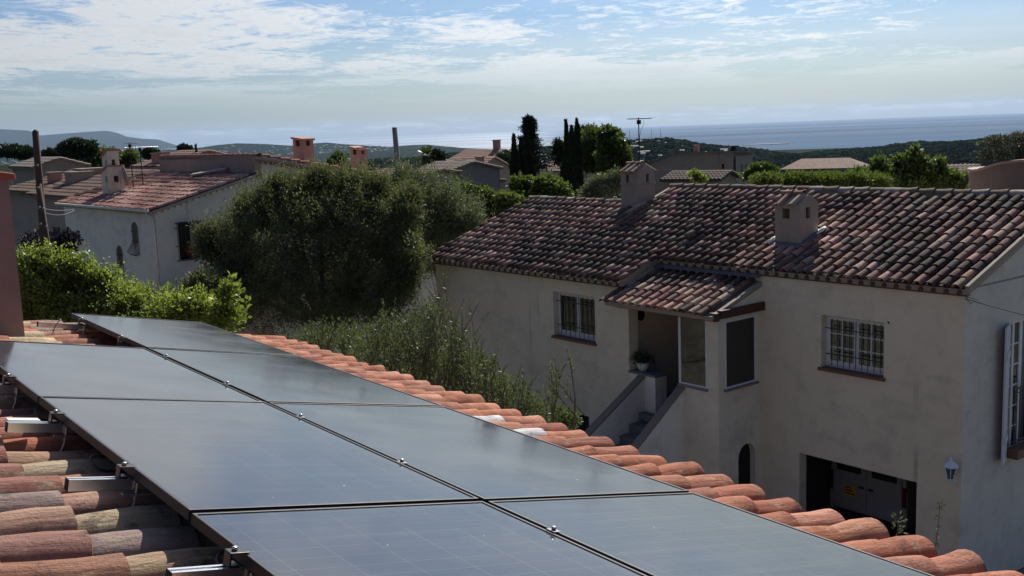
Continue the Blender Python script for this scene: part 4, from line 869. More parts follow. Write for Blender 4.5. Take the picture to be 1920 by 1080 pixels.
# two-stage chimney on its roof
ck = empty('chimney', (0, 0, 0)); bpy.data.objects.remove(ck)
def stack(parent, x0, x1, y0, y1, zb, z0, z1, m, capm, holes=True, batter=0.0, name='chimney'):
    """square stack under a lean-to clay cap falling towards -x"""
    b = MB(); f = batter
    w_, d_ = x1-x0, y1-y0
    if holes:
        wall_sheet(b, x0, x1, zb, z0, [(x0+w_*.55, x0+w_*.82, z0-.30, z0-.08)], lambda u, d, z: (u, y0+d, z), .05); wall_sheet(b, y0, y1, zb, z0, [(y0+d_*.35, y0+d_*.65, z0-.30, z0-.08)], lambda u, d, z: (x1-d, u, z), .05)
        wall_sheet(b, x0, x1, zb, z0, [], lambda u, d, z: (u, y1-d, z), .05); wall_sheet(b, y0, y1, zb, z0, [], lambda u, d, z: (x0+d, u, z), .05)
    else: b.box(x0, x1, y0, y1, zb, z0)
    b.prism([(x0, z0), (x1, z0), (x1, z1)], 1, y0, y1); o = b.build(name, m, parent)
    c = MB(); e = .06; sl2 = (z1-z0)/w_
    c.hexa([(x0-e, y0-e, z0-e*sl2+.004), (x1+e*.6, y0-e, z1+e*.6*sl2+.004), (x1+e*.6, y1+e, z1+e*.6*sl2+.004), (x0-e, y1+e, z0-e*sl2+.004), (x0-e, y0-e, z0-e*sl2+.05), (x1+e*.6, y0-e, z1+e*.6*sl2+.05), (x1+e*.6, y1+e, z1+e*.6*sl2+.05), (x0-e, y1+e, z0-e*sl2+.05)])
    c.build('cap', capm, o, bevel=.01); return o
stack(lh, -6.45, -5.75, .75, 1.3, zl(-2.0), zl(-.98), zl(-.75), M['wall2'], M['coping'])
stack(lh, -6.35, -5.80, .80, 1.2, zl(-1.05), zl(-.42), zl(-.20), M['wall2'], M['coping'])
zt3 = at(553, 262, 37)[2]
# tall rose stacks standing on the far slope, seen over the verge
def rose_stack(pxl, pxr, ytop, ybot, Y, label, fall):
    a, b_ = at(pxl, ybot, Y), at(pxr, ybot, Y); zt = at(pxl, ytop, Y)[2]; w_ = (b_[0]-a[0])
    r = empty('chimney_stack', (a[0]+w_/2, Y, a[2]-.4), LAZ-math.pi/2+.25, label, 'chimney', 'rose chimneys behind the tree'); H = zt-a[2]+.4
    s_ = w_*.36; bb = MB(); hh = .26
    bb.hexa([(-s_*1.15, -s_*1.15, 0), (s_*1.15, -s_*1.15, 0), (s_*1.15, s_*1.15, 0), (-s_*1.15, s_*1.15, 0), (-s_, -s_, H-hh-.1), (s_, -s_, H-hh-.1), (s_, s_, H-hh-.1), (-s_, s_, H-hh-.1)])
    bb.build('shaft', M['rose2'], r)
    cb = MB(); wall_sheet(cb, -s_, s_, H-hh-.1, H-.04, [(-s_*.45, s_*.35, H-hh-.04, H-.10)], lambda u, d, z: (u, -s_+d, z), .05); wall_sheet(cb, -s_, s_, H-hh-.1, H-.04, [(-s_*.35, s_*.35, H-hh-.04, H-.10)], lambda u, d, z: (s_-d, u, z), .05)
    wall_sheet(cb, -s_, s_, H-hh-.1, H-.04, [], lambda u, d, z: (u, s_-d, z), .05); wall_sheet(cb, -s_, s_, H-hh-.1, H-.04, [], lambda u, d, z: (-s_+d, u, z), .05); cb.build('smoke_box', M['rose2'], r)
    c = MB(); e = .05; t_ = .10*fall; c.hexa([(-s_-e, -s_-e, H-.035), (s_+e, -s_-e, H-.035-t_), (s_+e, s_+e, H-.035-t_), (-s_-e, s_+e, H-.035), (-s_-e, -s_-e, H+.03), (s_+e, -s_-e, H+.03-t_), (s_+e, s_+e, H+.03-t_), (-s_-e, s_+e, H+.03)]); c.build('cap', M['coping'], r, bevel=.01); return r
M['rose2'] = plaster('salmon_plaster', (.42, .23, .185), amt=.2)
rose_stack(553, 590, 258, 318, 37, 'tall salmon chimney with two dark smoke holes, the taller of the two', .8)
rose_stack(660, 690, 275, 325, 41, 'shorter salmon chimney with a sloping cap, just left of the grey pole', 1.3)
# aerials and dish on the white house
v_ = LM @ Vector((-5.5, 1.5, zl(-1.6))); zt4 = at(233, 268, v_[1])[2]
aerial(tuple(v_), math.radians(-14), zt4-v_[2], 'aerial mast beside the white house chimney', .5, 6, .14, 'aerials on the white house', True)
v2 = LM @ Vector((-5.25, 1.75, zl(-1.55))); aerial(tuple(v2), math.radians(-8), at(250, 275, v2[1])[2]-v2[2], 'long horizontal aerial pointing right over the pink roof', 1.15, 12, .10, 'aerials on the white house')
dr = empty('satellite_dish', tuple(LM @ Vector((-5.42, 1.05, zl(-1.62)))), 0, 'faded satellite dish on a short mast next to the white house chimney', 'satellite dish')
MB().tube([(0, 0, 0), (0, 0, .75)], .02, 6).build('mast', M['steel'], dr)
dd = MB(); dd.lathe([(.02, 0), (.15, .02), (.28, .07), (.36, .12), (.355, .13), (.27, .085), (.02, .018)], n=20); do_ = dd.build('dish', M['dish'], dr, True); do_.matrix_basis = Matrix.Translation((.07, 0, .55)) @ Matrix.Rotation(math.radians(25), 4, 'Z') @ Matrix.Rotation(math.radians(78), 4, 'Y')
MB().tube([(.09, .0, .25), (.40, .12, .42)], .012, 5).build('feed_arm', M['steel'], dr); MB().box(.37, .46, .08, .16, .40, .48).build('receiver', M['curtain'], dr)
vp = LM @ Vector((-2.9, 2.85, 0)); pk = MB().box(-.75, .75, -.09, .09, 0, .05).build('loose_plank', simple('grey_plank', (.34, .29, .25), .9)); pk.matrix_world = Matrix.Translation(LM @ Vector((-2.5, 3.0, lz(3.0)+.05))) @ Matrix.Rotation(LAZ-math.pi/2, 4, 'Z') @ Matrix.Rotation(LS, 4, 'X') @ Matrix.Rotation(math.radians(28), 4, 'Z'); tag(pk, 'grey plank lying on the pinkish tile roof', 'plank')

# ------------------------------------------------------------------ houses farther off
def villa(label, cx, cy, Y, w_, d_, slope, wallm, col, az_=.72, over=.25, wins=(), mono=False, name='house', group=None, hip=False, chim=(), base=None, pit=.22, gwins=()):
    c = at(cx, cy, Y); b0 = (GZ if Y < 45 else np.interp(Y, [30, 60, 110, 220], [GZ, -10.5, -16, -32]))-1.0
    r = empty(name, (c[0], c[1], b0), az_-math.pi/2, label, 'house', group); ze = c[2]-b0; H = ze
    rl = d_ if mono else d_/2; za = ze+slope*rl
    m = MB(); wall_sheet(m, -w_, 0, 0, ze, [x[:4] if len(x) == 4 else x for x in wins], front(0), .18, False)
    m.box(-w_, -w_+.1, .1, d_, 0, ze); m.box(-w_, 0, d_-.1, d_, 0, ze+(slope*rl-.1 if mono else 0))
    if not hip: m.add([(0, 0, ze), (0, d_, ze if not mono else za), (0, rl, za)] if not mono else [(0, 0, ze), (0, d_, za), (0, d_, ze)], [(0, 1, 2)])
    if not hip and not mono: m.add([(-w_, 0, ze), (-w_, d_, ze), (-w_, rl, za)], [(0, 1, 2)])
    wall_sheet(m, 0, d_, 0, ze, list(gwins), side(0), .18, False)
    m.build('wall', M[wallm], r)
    for x in wins:
        wn = MB().box(x[0], x[1], .14, .16, x[2], x[3]).build('window', M['black'], r)
        if len(x) == 4: MB().box(x[0]-.0-.35*(x[1]-x[0]), x[0], -.04, -.01, x[2], x[3]).build('shutter', M['shutter2'], wn)
    for x in gwins: MB().box(-.16, -.14, x[0], x[1], x[2], x[3]).build('window', M['black'], r)
    rf = MB(); o = over; q = slope*o
    if hip:
        e = rl*.45; zt = ze+slope*rl; P = [(-w_-o, -o, ze-q), (o, -o, ze-q), (o, d_+o, ze-q), (-w_-o, d_+o, ze-q), (-w_+e, rl, zt), (-e, rl, zt)]
        rf.add(P, [(0, 1, 5, 4), (1, 2, 5), (2, 3, 4, 5), (3, 0, 4), (0, 3, 2, 1)])
        ro = rf.build('roof', col, r)
    else:
        nn = max(6, int((w_+2*o)/pit)); ys = [-o, rl] if mono else [-o, rl, d_+o]
        for k in range(len(ys)-1):
            za_, zb2 = (ze-q, ze+slope*rl) if k == 0 else (ze+slope*rl, ze-q)
            rows = max(2, int((ys[k+1]-ys[k])/.36))
            for i in range(nn):
                for j in range(3):
                    fa, fb = j/3, (j+1)/3; xa, xb = -w_-o+(i+fa)*(w_+2*o)/nn, -w_-o+(i+fb)*(w_+2*o)/nn; ha, hb = .06*math.sin(math.pi*fa), .06*math.sin(math.pi*fb)
                    for rr_ in range(rows):
                        y0_, y1_ = ys[k]+(ys[k+1]-ys[k])*rr_/rows, ys[k]+(ys[k+1]-ys[k])*(rr_+1)/rows
                        zq = lambda y: za_+(zb2-za_)*(y-ys[k])/(ys[k+1]-ys[k])
                        s1 = .03*(1 if k == 0 else 0); s2 = .03*(0 if k == 0 else 1)
                        rf.add([(xa, y0_, zq(y0_)+ha+s1+.03), (xb, y0_, zq(y0_)+hb+s1+.03), (xb, y1_, zq(y1_)+hb+s2+.03), (xa, y1_, zq(y1_)+ha+s2+.03)], [(0, 1, 2, 3)])
            rf.add([(-w_-o, ys[k], za_-.08), (o, ys[k], za_-.08), (o, ys[k+1], zb2-.08), (-w_-o, ys[k+1], zb2-.08), (-w_-o, ys[k], za_+.028), (o, ys[k], za_+.028), (o, ys[k+1], zb2+.028), (-w_-o, ys[k+1], zb2+.028)], [(0, 1, 2, 3), (0, 1, 5, 4), (1, 2, 6, 5), (3, 0, 4, 7)])
        ro = rf.build('roof', col, r)
    for (x, y, ww, hh) in chim:
        zr_ = ze+slope*min(y, 2*rl-y if not mono else y); k = MB(); k.box(x, x+ww, y, y+ww, zr_-.3, zr_+hh); ko = k.build('chimney', M['rose2'] if ww < .9 else M[wallm], ro); MB().box(x-.06, x+ww+.06, y-.06, y+ww+.06, zr_+hh+.002, zr_+hh+.07).build('cap', M['mortar'], ko)
    return r
def farroof(name, a, b, c_):
    m, t = mat(name); o = objc(t); n1 = t.noise(t.mapv(o, (4, 1.6, 2)), 1.0, 5, .7); n2 = t.noise(o, .8, 4)
    cc = t.mix(t.n('ShaderNodeMapRange', {0: n1, 1: .35, 2: .65}).outputs[0], a, b); cc = t.mix(t.n('ShaderNodeMapRange', {0: n2, 1: .45, 2: .7, 4: .8}).outputs[0], cc, c_)
    out(t, pbsdf(t, cc, .9, .15)); return m
R1 = farroof('brown_far_tiles', (.14, .095, .075), (.26, .17, .13), (.20, .16, .12)); R2 = farroof('pink_far_tiles', (.24, .14, .11), (.36, .23, .18), (.30, .21, .165)); R3 = farroof('grey_far_tiles', (.17, .14, .12), (.27, .22, .185), (.22, .19, .16)); R4 = farroof('dark_far_tiles', (.07, .055, .05), (.13, .09, .075), (.1, .08, .07))
M['shutter2'] = simple('brown_shutter_paint', (.10, .055, .04), .7); M['greyw'] = plaster('grey_stone_wall', (.26, .24, .21), amt=.5)
villa('beige house with a shuttered window just left of the white house', 136, 369, 41, 5.2, 6.5, .25, 'beige', R1, .70, .2, [(-2.5, -1.9, 4.9, 6.1)], chim=[(-4.5, 1.2, .9, .5)])
villa('beige house with a mottled roof between the wooden pole and the rose wall', 92, 362, 44, 6.5, 6.5, .22, 'beige', R1, .70, .2, [(-1.6, -1.0, 5.2, 6.2)], chim=[(-1.6, 1.6, 1.0, .5), (-3.4, 1.0, .5, .5)])
villa('long low house with mottled brown roof beyond the wooden pole', 196, 338, 58, 9, 3.4, .24, 'dull', R1, .75, .2)
villa('house with a ribbed grey roof at the left picture edge', 62, 313, 62, 6, 3.0, .30, 'beige', R3, .62, .2, pit=.4)
villa('house with twin chimney pots behind the white house aerials', 300, 312, 60, 3.4, 6, .25, 'beige', R2, .75, .2, chim=[(-2.1, .5, .5, .55), (-1.3, .5, .5, .6)])
villa('low brown roofed house behind the grey concrete pole', 800, 326, 62, 5.5, 2.4, .16, 'dull', R1, .75, .2, chim=[(-4, 1, .4, .3)])
villa('small grey walled house left of the gabled beige house', 836, 322, 66, 3.0, 5, .2, 'greyw', R3, .85, .2)
villa('ochre house with a bright tiled roof and a salmon chimney', 900, 306, 92, 4.0, 7, .30, 'beige', R2, .95, .3, chim=[(-.9, 3.2, .5, .9)])
villa('gabled beige house with twin chimneys in the middle of the view', 889, 322, 74, 3.6, 5, .36, 'beige', R2, .98, .15, [(-1.9, -1.5, 9.0, 9.9), (-1.0, -.6, 9.0, 9.9)], chim=[(-2.0, .6, .45, .55), (-.35, .7, .45, .7)], gwins=[(.8, 1.1, 9.2, 9.7)])
villa('lower beige wing of the gabled house with a plain wall', 889, 344, 70, 1.2, 3.6, .12, 'beige', R4, .98, .1)
villa('pale house with a red chimney between the cypress groups', 1058, 320, 72, 2.6, 3.5, .30, 'greyw', R2, .72, .3, chim=[(-1.3, 1.0, .45, .6)])
# the big ochre villa behind the tiled chimney
bv = empty('house', tuple(at(1375, 340, 66)*np.array([1, 1, 0])+np.array([0, 0, -12.5])), .98-math.pi/2, 'wide beige villa with a pair of arched windows in its right wing', 'house'); bv.location.z = -12.5
def bl(x, y):                                     # outline point on the villa's front plane
    d = ray(x, y); e1 = np.array([math.sin(.98), -math.cos(.98)]); n1 = np.array([math.cos(.98), math.sin(.98)]); o_ = np.array(bv.location[:2]); tt = (o_@n1)/(d[:2]@n1); p = d*tt; return ((p[:2]-o_)@e1, p[2]+12.5)
PO = [bl(1216, 308), bl(1262, 289), bl(1375, 286)]; x1_ = 0.0
m_ = MB(); m_.prism([(PO[0][0], 0), (x1_, 0), (x1_, PO[2][1]), (PO[1][0], PO[1][1]), (PO[0][0], PO[0][1])], 1, 0, 2.9)
wall_sheet(m_, 0, 2.9, 0, PO[2][1]-.25, [(.9, 1.2, PO[2][1]-1.75, PO[2][1]-.75, 1), (1.55, 1.85, PO[2][1]-1.8, PO[2][1]-.8, 1)], lambda u, d, z: (.16-d, u, z), .15)
m_.box(-1.05, -.95, -.06, -.002, 0, PO[2][1]-.05); m_.build('wall', M['beige'], bv)
for y_ in (.9, 1.55): MB().box(.005, .02, y_, y_+.3, PO[2][1]-1.8, PO[2][1]-.75).build('window', M['black'], bv)
MB().box(-.75, -.6, -.012, -.003, PO[2][1]-1.0, PO[2][1]-.7).build('window', M['black'], bv)
r_ = MB(); T_ = .10
for (a_, b_) in (((PO[0][0]-.25, PO[0][1]-.10), PO[1]), (PO[1], (.30, PO[2][1]))): r_.hexa([(a_[0], -.18, a_[1]), (b_[0], -.18, b_[1]), (b_[0], 3.1, b_[1]-.12), (a_[0], 3.1, a_[1]-.12), (a_[0], -.18, a_[1]+T_), (b_[0], -.18, b_[1]+T_), (b_[0], 3.1, b_[1]+T_-.12), (a_[0], 3.1, a_[1]+T_-.12)])
ro_ = r_.build('roof', R3, bv); MB().box(-3.1, -2.8, 1.0, 1.3, PO[2][1], PO[2][1]+.5).build('chimney', M['rose2'], ro_); MB().box(-.2, .05, .2, .45, PO[2][1], PO[2][1]+.42).build('chimney', M['black'], ro_)
for k in range(5): MB().lathe([(.07, 0), (.07, .05)], (PO[0][0]+.3+.42*k, -.035, bl(1230, 319)[1]), 6).build('vent_tile', M['white'], bv)
villa('dark roofed annex in front of the beige villa', 1345, 335, 58, 3.0, 3.0, .22, 'beige', R4, 1.02, .3)
villa('long house with a ridged brown roof beyond the green hedge', 1616, 312, 104, 7.4, 6, .26, 'greyw', R1, 1.20, .4, hip=True)
villa('small red roofed house half hidden right of the fig tree', 1834, 332, 60, 2.2, 4, .3, 'greyw', R1, 1.2, .2)
M['copg'] = simple('bleached_coping', (.36, .24, .19), .85)
# rounded wall at the right edge
tw = empty('round_wall', tuple(at(1935, 300, 21.8)*np.array([1, 1, 0])+np.array([0, 0, GZ])), 0, 'curved rose plaster wall with clay coping rising behind the big ridge', 'wall')
cm = MB(); cp = MB(); n = 40; Rr = 1.18; zl_, zr_ = at(1832, 322, 21.8)[2]-GZ, at(1925, 299, 21.8)[2]-GZ
def tz(a): xx = -math.cos(a); return (zr_+(zl_-zr_)*max(0, -xx)**7.0 if xx < 0 else zr_) if math.sin(a) > -.05 else zl_
for i in range(n):
    a0_, a1_ = 2*math.pi*i/n, 2*math.pi*(i+1)/n
    P = lambda a, r_: (-r_*math.cos(a), -r_*math.sin(a))
    for (ra_, rb_) in ((Rr, Rr),):
        p, q = P(a0_, Rr), P(a1_, Rr); pi_, qi = P(a0_, Rr-.15), P(a1_, Rr-.15); za_, zb2 = tz(a0_), tz(a1_)
        cm.add([(p[0], p[1], 0), (q[0], q[1], 0), (q[0], q[1], zb2), (p[0], p[1], za_)], [(0, 1, 2, 3)]); cm.add([(pi_[0], pi_[1], za_-1.5), (qi[0], qi[1], zb2-1.5), (qi[0], qi[1], zb2), (pi_[0], pi_[1], za_)], [(0, 1, 2, 3)])
        po, qo, pj, qj = P(a0_, Rr+.04), P(a1_, Rr+.04), P(a0_, Rr-.18), P(a1_, Rr-.18)
        cp.hexa([(po[0], po[1], za_), (qo[0], qo[1], zb2), (qj[0], qj[1], zb2), (pj[0], pj[1], za_), (po[0], po[1], za_+.05), (qo[0], qo[1], zb2+.05), (qj[0], qj[1], zb2+.05), (pj[0], pj[1], za_+.05)])
MB().lathe([(Rr-.1, zl_-.06), (.01, zl_-.05)], n=n).build('roof', M['mortar'], tw); wf_ = cm.build('wall_face', plaster('stained_rose_plaster', (.21, .155, .13), amt=1.0), tw, True); cp.build('coping', M['copg'], tw)

# ------------------------------------------------------------------ poles and wires
wp = empty('utility_pole', tuple(at(86, 470, 28)*np.array([1, 1, 0])+np.array([0, 0, GZ])), 0, 'dark wooden utility pole with brace and white insulators by the left edge', 'utility pole')
base = Vector(wp.location); top = Vector(at(66, 243, 28))-base; bt = Vector(at(84, 470, 28))-base
dirn = (top-bt); low = bt-dirn*((bt.z)/dirn.z)
MB().tube([tuple(low), tuple(bt), tuple(bt.lerp(top, .6)), tuple(top-Vector((0, 0, .05))), tuple(top)], [.12, .10, .092, .085, .03], 9).build('pole', M['pole'], wp, True)
b2t = Vector(at(73, 345, 27.9))-base; b2b = Vector(at(91, 470, 27.7))-base; d2 = b2t-b2b
MB().tube([tuple(b2b-d2*1.0), tuple(b2t)], [.075, .065], 8).build('brace', M['pole'], wp, True)
for (x, y) in ((70, 310), (72, 352), (74, 389), (76, 420), (87, 425), (81, 391)):
    q = Vector(at(x, y, 27.6))-base; MB().lathe([(.02, -.03), (.035, 0), (.025, .03)], tuple(q), 8).build('insulator', M['curtain'], wp, True)
cpole = empty('concrete_pole', tuple(at(748, 330, 46)*np.array([1, 1, 0])+np.array([0, 0, GZ-1.5])), 0, 'bare grey concrete pole rising behind the big dark tree', 'pole')
zt5 = at(743, 239, 46)[2]-(GZ-1.5); MB().tube([(0, 0, 0), (-.02, 0, zt5-2), (-.08, 0, zt5)], [.17, .125, .112], 10).build('shaft', M['concrete'], cpole, True)
MB().tube([(-.08, 0, zt5), (-.08, 0, zt5+.01)], [.12, .10], 10).build('cap', M['black'], cpole)
wire(at(80, 391, 28), at(138, 392, 33), .05, 'upper wire from the wooden pole to the white house', .009); wire(at(80, 397, 28), at(139, 394, 33), .12, 'lower wire from the wooden pole to the white house', .009)
wire(at(880, 338, 60), at(1290, 385, 40), .5, 'thin wire crossing the view in front of the cypresses', .012); wire(at(876, 342, 60), at(960, 361, 38), .3, 'wire running down from the gabled house to the vines', .015)
for k, (x, y0, y1, lab) in enumerate(((1163, 240, 258, 'leftmost'), (1181, 241, 259, 'second from the left'), (1222, 242, 257, 'third from the left'), (1239, 241, 257, 'rightmost'))):
    d = ray(x, y1+3); hgt = math.hypot(d[0], d[1]); p = d/hgt*1480; dt_ = ray(x, y0); zt6 = dt_[2]/math.hypot(dt_[0], dt_[1])*1480
    mm = MB().tube([(0, 0, -3), (0, 0, zt6-p[2])], [.5, .22], 5).build('radio_mast', M['steel']); mm.location = tuple(p); tag(mm, 'thin radio mast on the wooded hill, %s of four' % lab, 'mast', 'radio masts on the hill')


# ------------------------------------------------------------------ trees and plants
def tree(name, label, cat, Y, blobs, leafm, n, lpx=4.0, wr=.45, kind_=None, trunk=None, group=None, limbs=10, spread=.10, clumps=26, up=.3, base=None, core=0.0, seed=None, dr=1.0, trunk_r=.14, barkm='bark', shell=.55, flat=1.0, sprigs=0, sprig_l=.35):
    """blobs: (x, y, rx, ry) outlines read off the photograph, given real size at distance Y"""
    q = np.random.default_rng(seed if seed is not None else rnd.randrange(10**6)); k = Y/F_PX
    cs_ = []; 
    for (x, y, rx, ry) in blobs: c = at(x, y, Y+q.uniform(-.3, .3)*rx*k*dr); cs_.append((c, np.array([rx*k, rx*k*dr, ry*k])))
    gx, gy = np.mean([c[0] for c, r in cs_]), Y; gz = (GZ-.1 if Y < 45 else np.interp(Y, [30, 60, 110, 220], [GZ, -10.5, -16, -32])-.5) if base is None else base
    r = empty(name, (gx, gy, gz), 0, label, cat, group); O = np.array([gx, gy, gz])
    vol = np.array([b[1][0]*b[1][2] for b in cs_]); vol = vol/vol.sum(); cen = []
    for (c, rr), v in zip(cs_, vol):
        m = max(5, int(clumps*len(cs_)*v)); d = q.normal(0, 1, (m, 3)); d /= np.linalg.norm(d, axis=1, keepdims=True); rad = q.uniform(shell, 1.0, (m, 1))
        cen.append(c-O+d*rad*rr*q.uniform(.78, 1.25, (m, 1)))
    cen = np.concatenate(cen); sp = spread*np.mean([b[1][0] for b in cs_])*2*np.array([1, 1, flat])
    V, Fc, rr_ = leaves(n, cen, sp, lpx*k, lpx*k*wr, up, q.integers(1e6))
    if core:
        # denser inner foliage so that the middle of the crown closes
        cc = np.concatenate([c-O+q.normal(0, .36, (40, 3))*r3 for c, r3 in cs_]); V2, F2, r2 = leaves(int(n*core), cc, sp*1.2, lpx*k*1.6, lpx*k*wr*2, 0, q.integers(1e6)); Fc = np.concatenate([Fc, F2+len(V)]); V = np.concatenate([V, V2]); rr_ = np.concatenate([rr_, r2*.6])
    if sprigs:
        pts_ = []; mz = np.mean(cen[:, 2])
        for _ in range(sprigs):
            c_, rr3 = cs_[q.integers(len(cs_))]; d = q.normal(0, 1, 3); d[2] = abs(d[2])+.35; d /= np.linalg.norm(d); p0 = c_-O+d*rr3*.92; dd_ = d*np.array([.8, .8, 1])+np.array([0, 0, .5])+q.normal(0, .25, 3); dd_ /= np.linalg.norm(dd_); L_ = sprig_l*q.uniform(.4, 1.3)
            pts_ += [p0+dd_*L_*f for f in np.linspace(0, 1, 9)]
        V3, F3, r3_ = leaves(sprigs*34, np.array(pts_), lpx*k*.55, lpx*k*1.05, lpx*k*wr, up+.3, q.integers(1e6)); Fc = np.concatenate([Fc, F3+len(V)]); V = np.concatenate([V, V3]); rr_ = np.concatenate([rr_, np.clip(r3_+.2, 0, 1)])
    npmesh('crown', V, Fc, M[leafm], r, attrs={'rnd': rr_})
    tm = MB(); mc = np.mean([c for c, _ in cs_], axis=0)-O; hi = mc+np.array([0, 0, 0]); fork = hi*np.array([.5, .5, .62])
    tm.tube([(0, 0, 0), tuple(fork*.5+np.array([.06, .03, 0])*Y*.02), tuple(fork)], [trunk_r*1.25, trunk_r, trunk_r*.8], 8)
    for i in range(limbs):
        e = cen[q.integers(0, len(cen))]; mdl_ = fork*.45+e*.55+q.normal(0, .06, 3)*Y*.03+np.array([0, 0, -.02*Y*.1]); tm.tube([tuple(fork*.97), tuple(mdl_), tuple(e)], [trunk_r*.5, trunk_r*.28, trunk_r*.08], 5)
    tm.build('trunk', M[barkm], r, True); return r
M['leaf_holm'] = leafmat('holm_leaf', (.055, .066, .030), (.15, .155, .070), .38, .22, .6, (.13, .14, .09))
M['leaf_olive'] = leafmat('olive_leaf', (.060, .080, .042), (.13, .15, .085), .3, .25, .55, (.17, .19, .13))
M['leaf_bright'] = leafmat('fresh_leaf', (.085, .12, .032), (.26, .29, .08), .52, .4, .45)
M['leaf_mid'] = leafmat('mid_leaf', (.045, .068, .022), (.13, .16, .050), .42, .3, .5)
M['leaf_vine'] = leafmat('vine_leaf', (.055, .080, .024), (.15, .175, .05), .45, .3, .5)
M['leaf_cyp'] = leafmat('cypress_leaf', (.008, .016, .008), (.022, .036, .016), .08, .2, .7)
M['leaf_conif'] = leafmat('conifer_leaf', (.010, .020, .010), (.030, .048, .020), .10, .3, .6)
M['leaf_pine'] = leafmat('pine_leaf', (.018, .032, .014), (.050, .070, .028), .18, .3, .6)
M['leaf_cedar'] = leafmat('cedar_leaf', (.035, .040, .018), (.090, .085, .040), .2, .3, .6)
M['leaf_purple'] = leafmat('purple_bract', (.016, .013, .026), (.035, .026, .05), .2, .3, .6)
M['leaf_palm'] = leafmat('palm_leaf', (.035, .055, .015), (.10, .12, .03), .35, .4, .45)
# the big dark tree in the middle and its neighbours
tree('holm_tree', 'big dark evergreen tree with a broad dense crown in the middle of the view', 'tree', 26.5,
     [(560, 465, 115, 95), (680, 440, 105, 90), (440, 470, 60, 60), (620, 392, 95, 42), (730, 420, 58, 60), (590, 550, 150, 75), (500, 400, 62, 40), (750, 500, 44, 72), (690, 560, 105, 60), (455, 540, 55, 60), (560, 362, 40, 22), (655, 352, 38, 22), (400, 460, 22, 28), (700, 360, 26, 18), (525, 362, 22, 18), (600, 345, 16, 14), (470, 400, 20, 24), (765, 380, 18, 20)],
     'leaf_holm', 150000, 5.2, .34, clumps=75, spread=.075, up=.7, core=.30, sprigs=900, sprig_l=.40, seed=3, trunk_r=.17, shell=.5, limbs=24)
tree('olive_tree', 'grey green olive tree right of the big dark tree, above the tiled eave', 'tree', 30,
     [(815, 385, 55, 45), (855, 420, 52, 55), (795, 445, 40, 70), (890, 455, 26, 30), (760, 350, 30, 22)], 'leaf_olive', 34000, 6.0, .22, clumps=46, spread=.11, core=.4, seed=5, shell=.45, sprigs=300, sprig_l=.5)
tree('dark_shrub', 'dark leafy shrub against the white house wall under the big tree', 'shrub', 24, [(380, 545, 36, 38), (430, 575, 40, 35), (350, 570, 30, 25)], 'leaf_holm', 9000, 6, .5, seed=6, core=.3, limbs=6, trunk_r=.05)
tree('fruit_tree', 'bright green broad leaved tree in front of the white house, left of the panels', 'tree', 12.6,
     [(95, 536, 56, 30), (165, 568, 85, 36), (290, 602, 82, 28), (370, 612, 56, 16), (70, 580, 50, 44), (235, 572, 36, 20), (150, 608, 90, 34), (225, 585, 55, 34), (330, 600, 60, 26), (125, 506, 26, 16), (68, 500, 22, 16), (185, 534, 20, 18)], 'leaf_bright', 60000, 6.6, .55, clumps=80, spread=.09, sprigs=300, sprig_l=.22, core=.22, seed=8, trunk_r=.09, shell=.6, limbs=14, up=.2)
tree('fruit_tree', 'bright leafy spray reaching past the corner of the farthest panel', 'tree', 12.2, [(405, 592, 34, 14), (432, 598, 18, 10), (425, 560, 9, 10), (352, 585, 26, 12)], 'leaf_bright', 1500, 11, .62, clumps=20, spread=.2, seed=9, trunk_r=.03, limbs=12, sprigs=30, sprig_l=.2)
tree('climbing_plant', 'dark purple flowering bush at the foot of the wooden pole', 'shrub', 31, [(70, 456, 28, 12), (110, 456, 34, 12), (130, 450, 14, 10)], 'leaf_purple', 7000, 5, .6, seed=10, limbs=4, core=.4, trunk_r=.04)
tree('leafy_hedge', 'bright vine covered slope left of the first cypress group', 'hedge', 36, [(858, 365, 26, 14), (885, 385, 34, 20), (920, 405, 36, 22), (950, 385, 26, 16), (905, 372, 20, 12)], 'leaf_vine', 15000, 6, .7, seed=12, limbs=6, core=.4, trunk_r=.05)
tree('leafy_hedge', 'green vine thicket between the two cypress groups', 'hedge', 41, [(980, 350, 22, 11), (1012, 352, 30, 13), (1045, 362, 22, 12), (985, 372, 30, 14)], 'leaf_vine', 10000, 5.5, .7, seed=13, limbs=5, core=.4, trunk_r=.05)
tree('olive_tree', 'small silvery olive left of the tall tiled chimney', 'tree', 36, [(1128, 348, 30, 22), (1155, 340, 18, 20), (1110, 362, 20, 14)], 'leaf_olive', 8000, 4.5, .3, seed=14, limbs=6, core=.4)
tree('olive_tree', 'greyish olive in front of the pale house with the red chimney', 'tree', 55, [(1020, 338, 22, 12), (1040, 344, 14, 12)], 'leaf_olive', 4000, 4.0, .3, seed=15, limbs=5, core=.4)
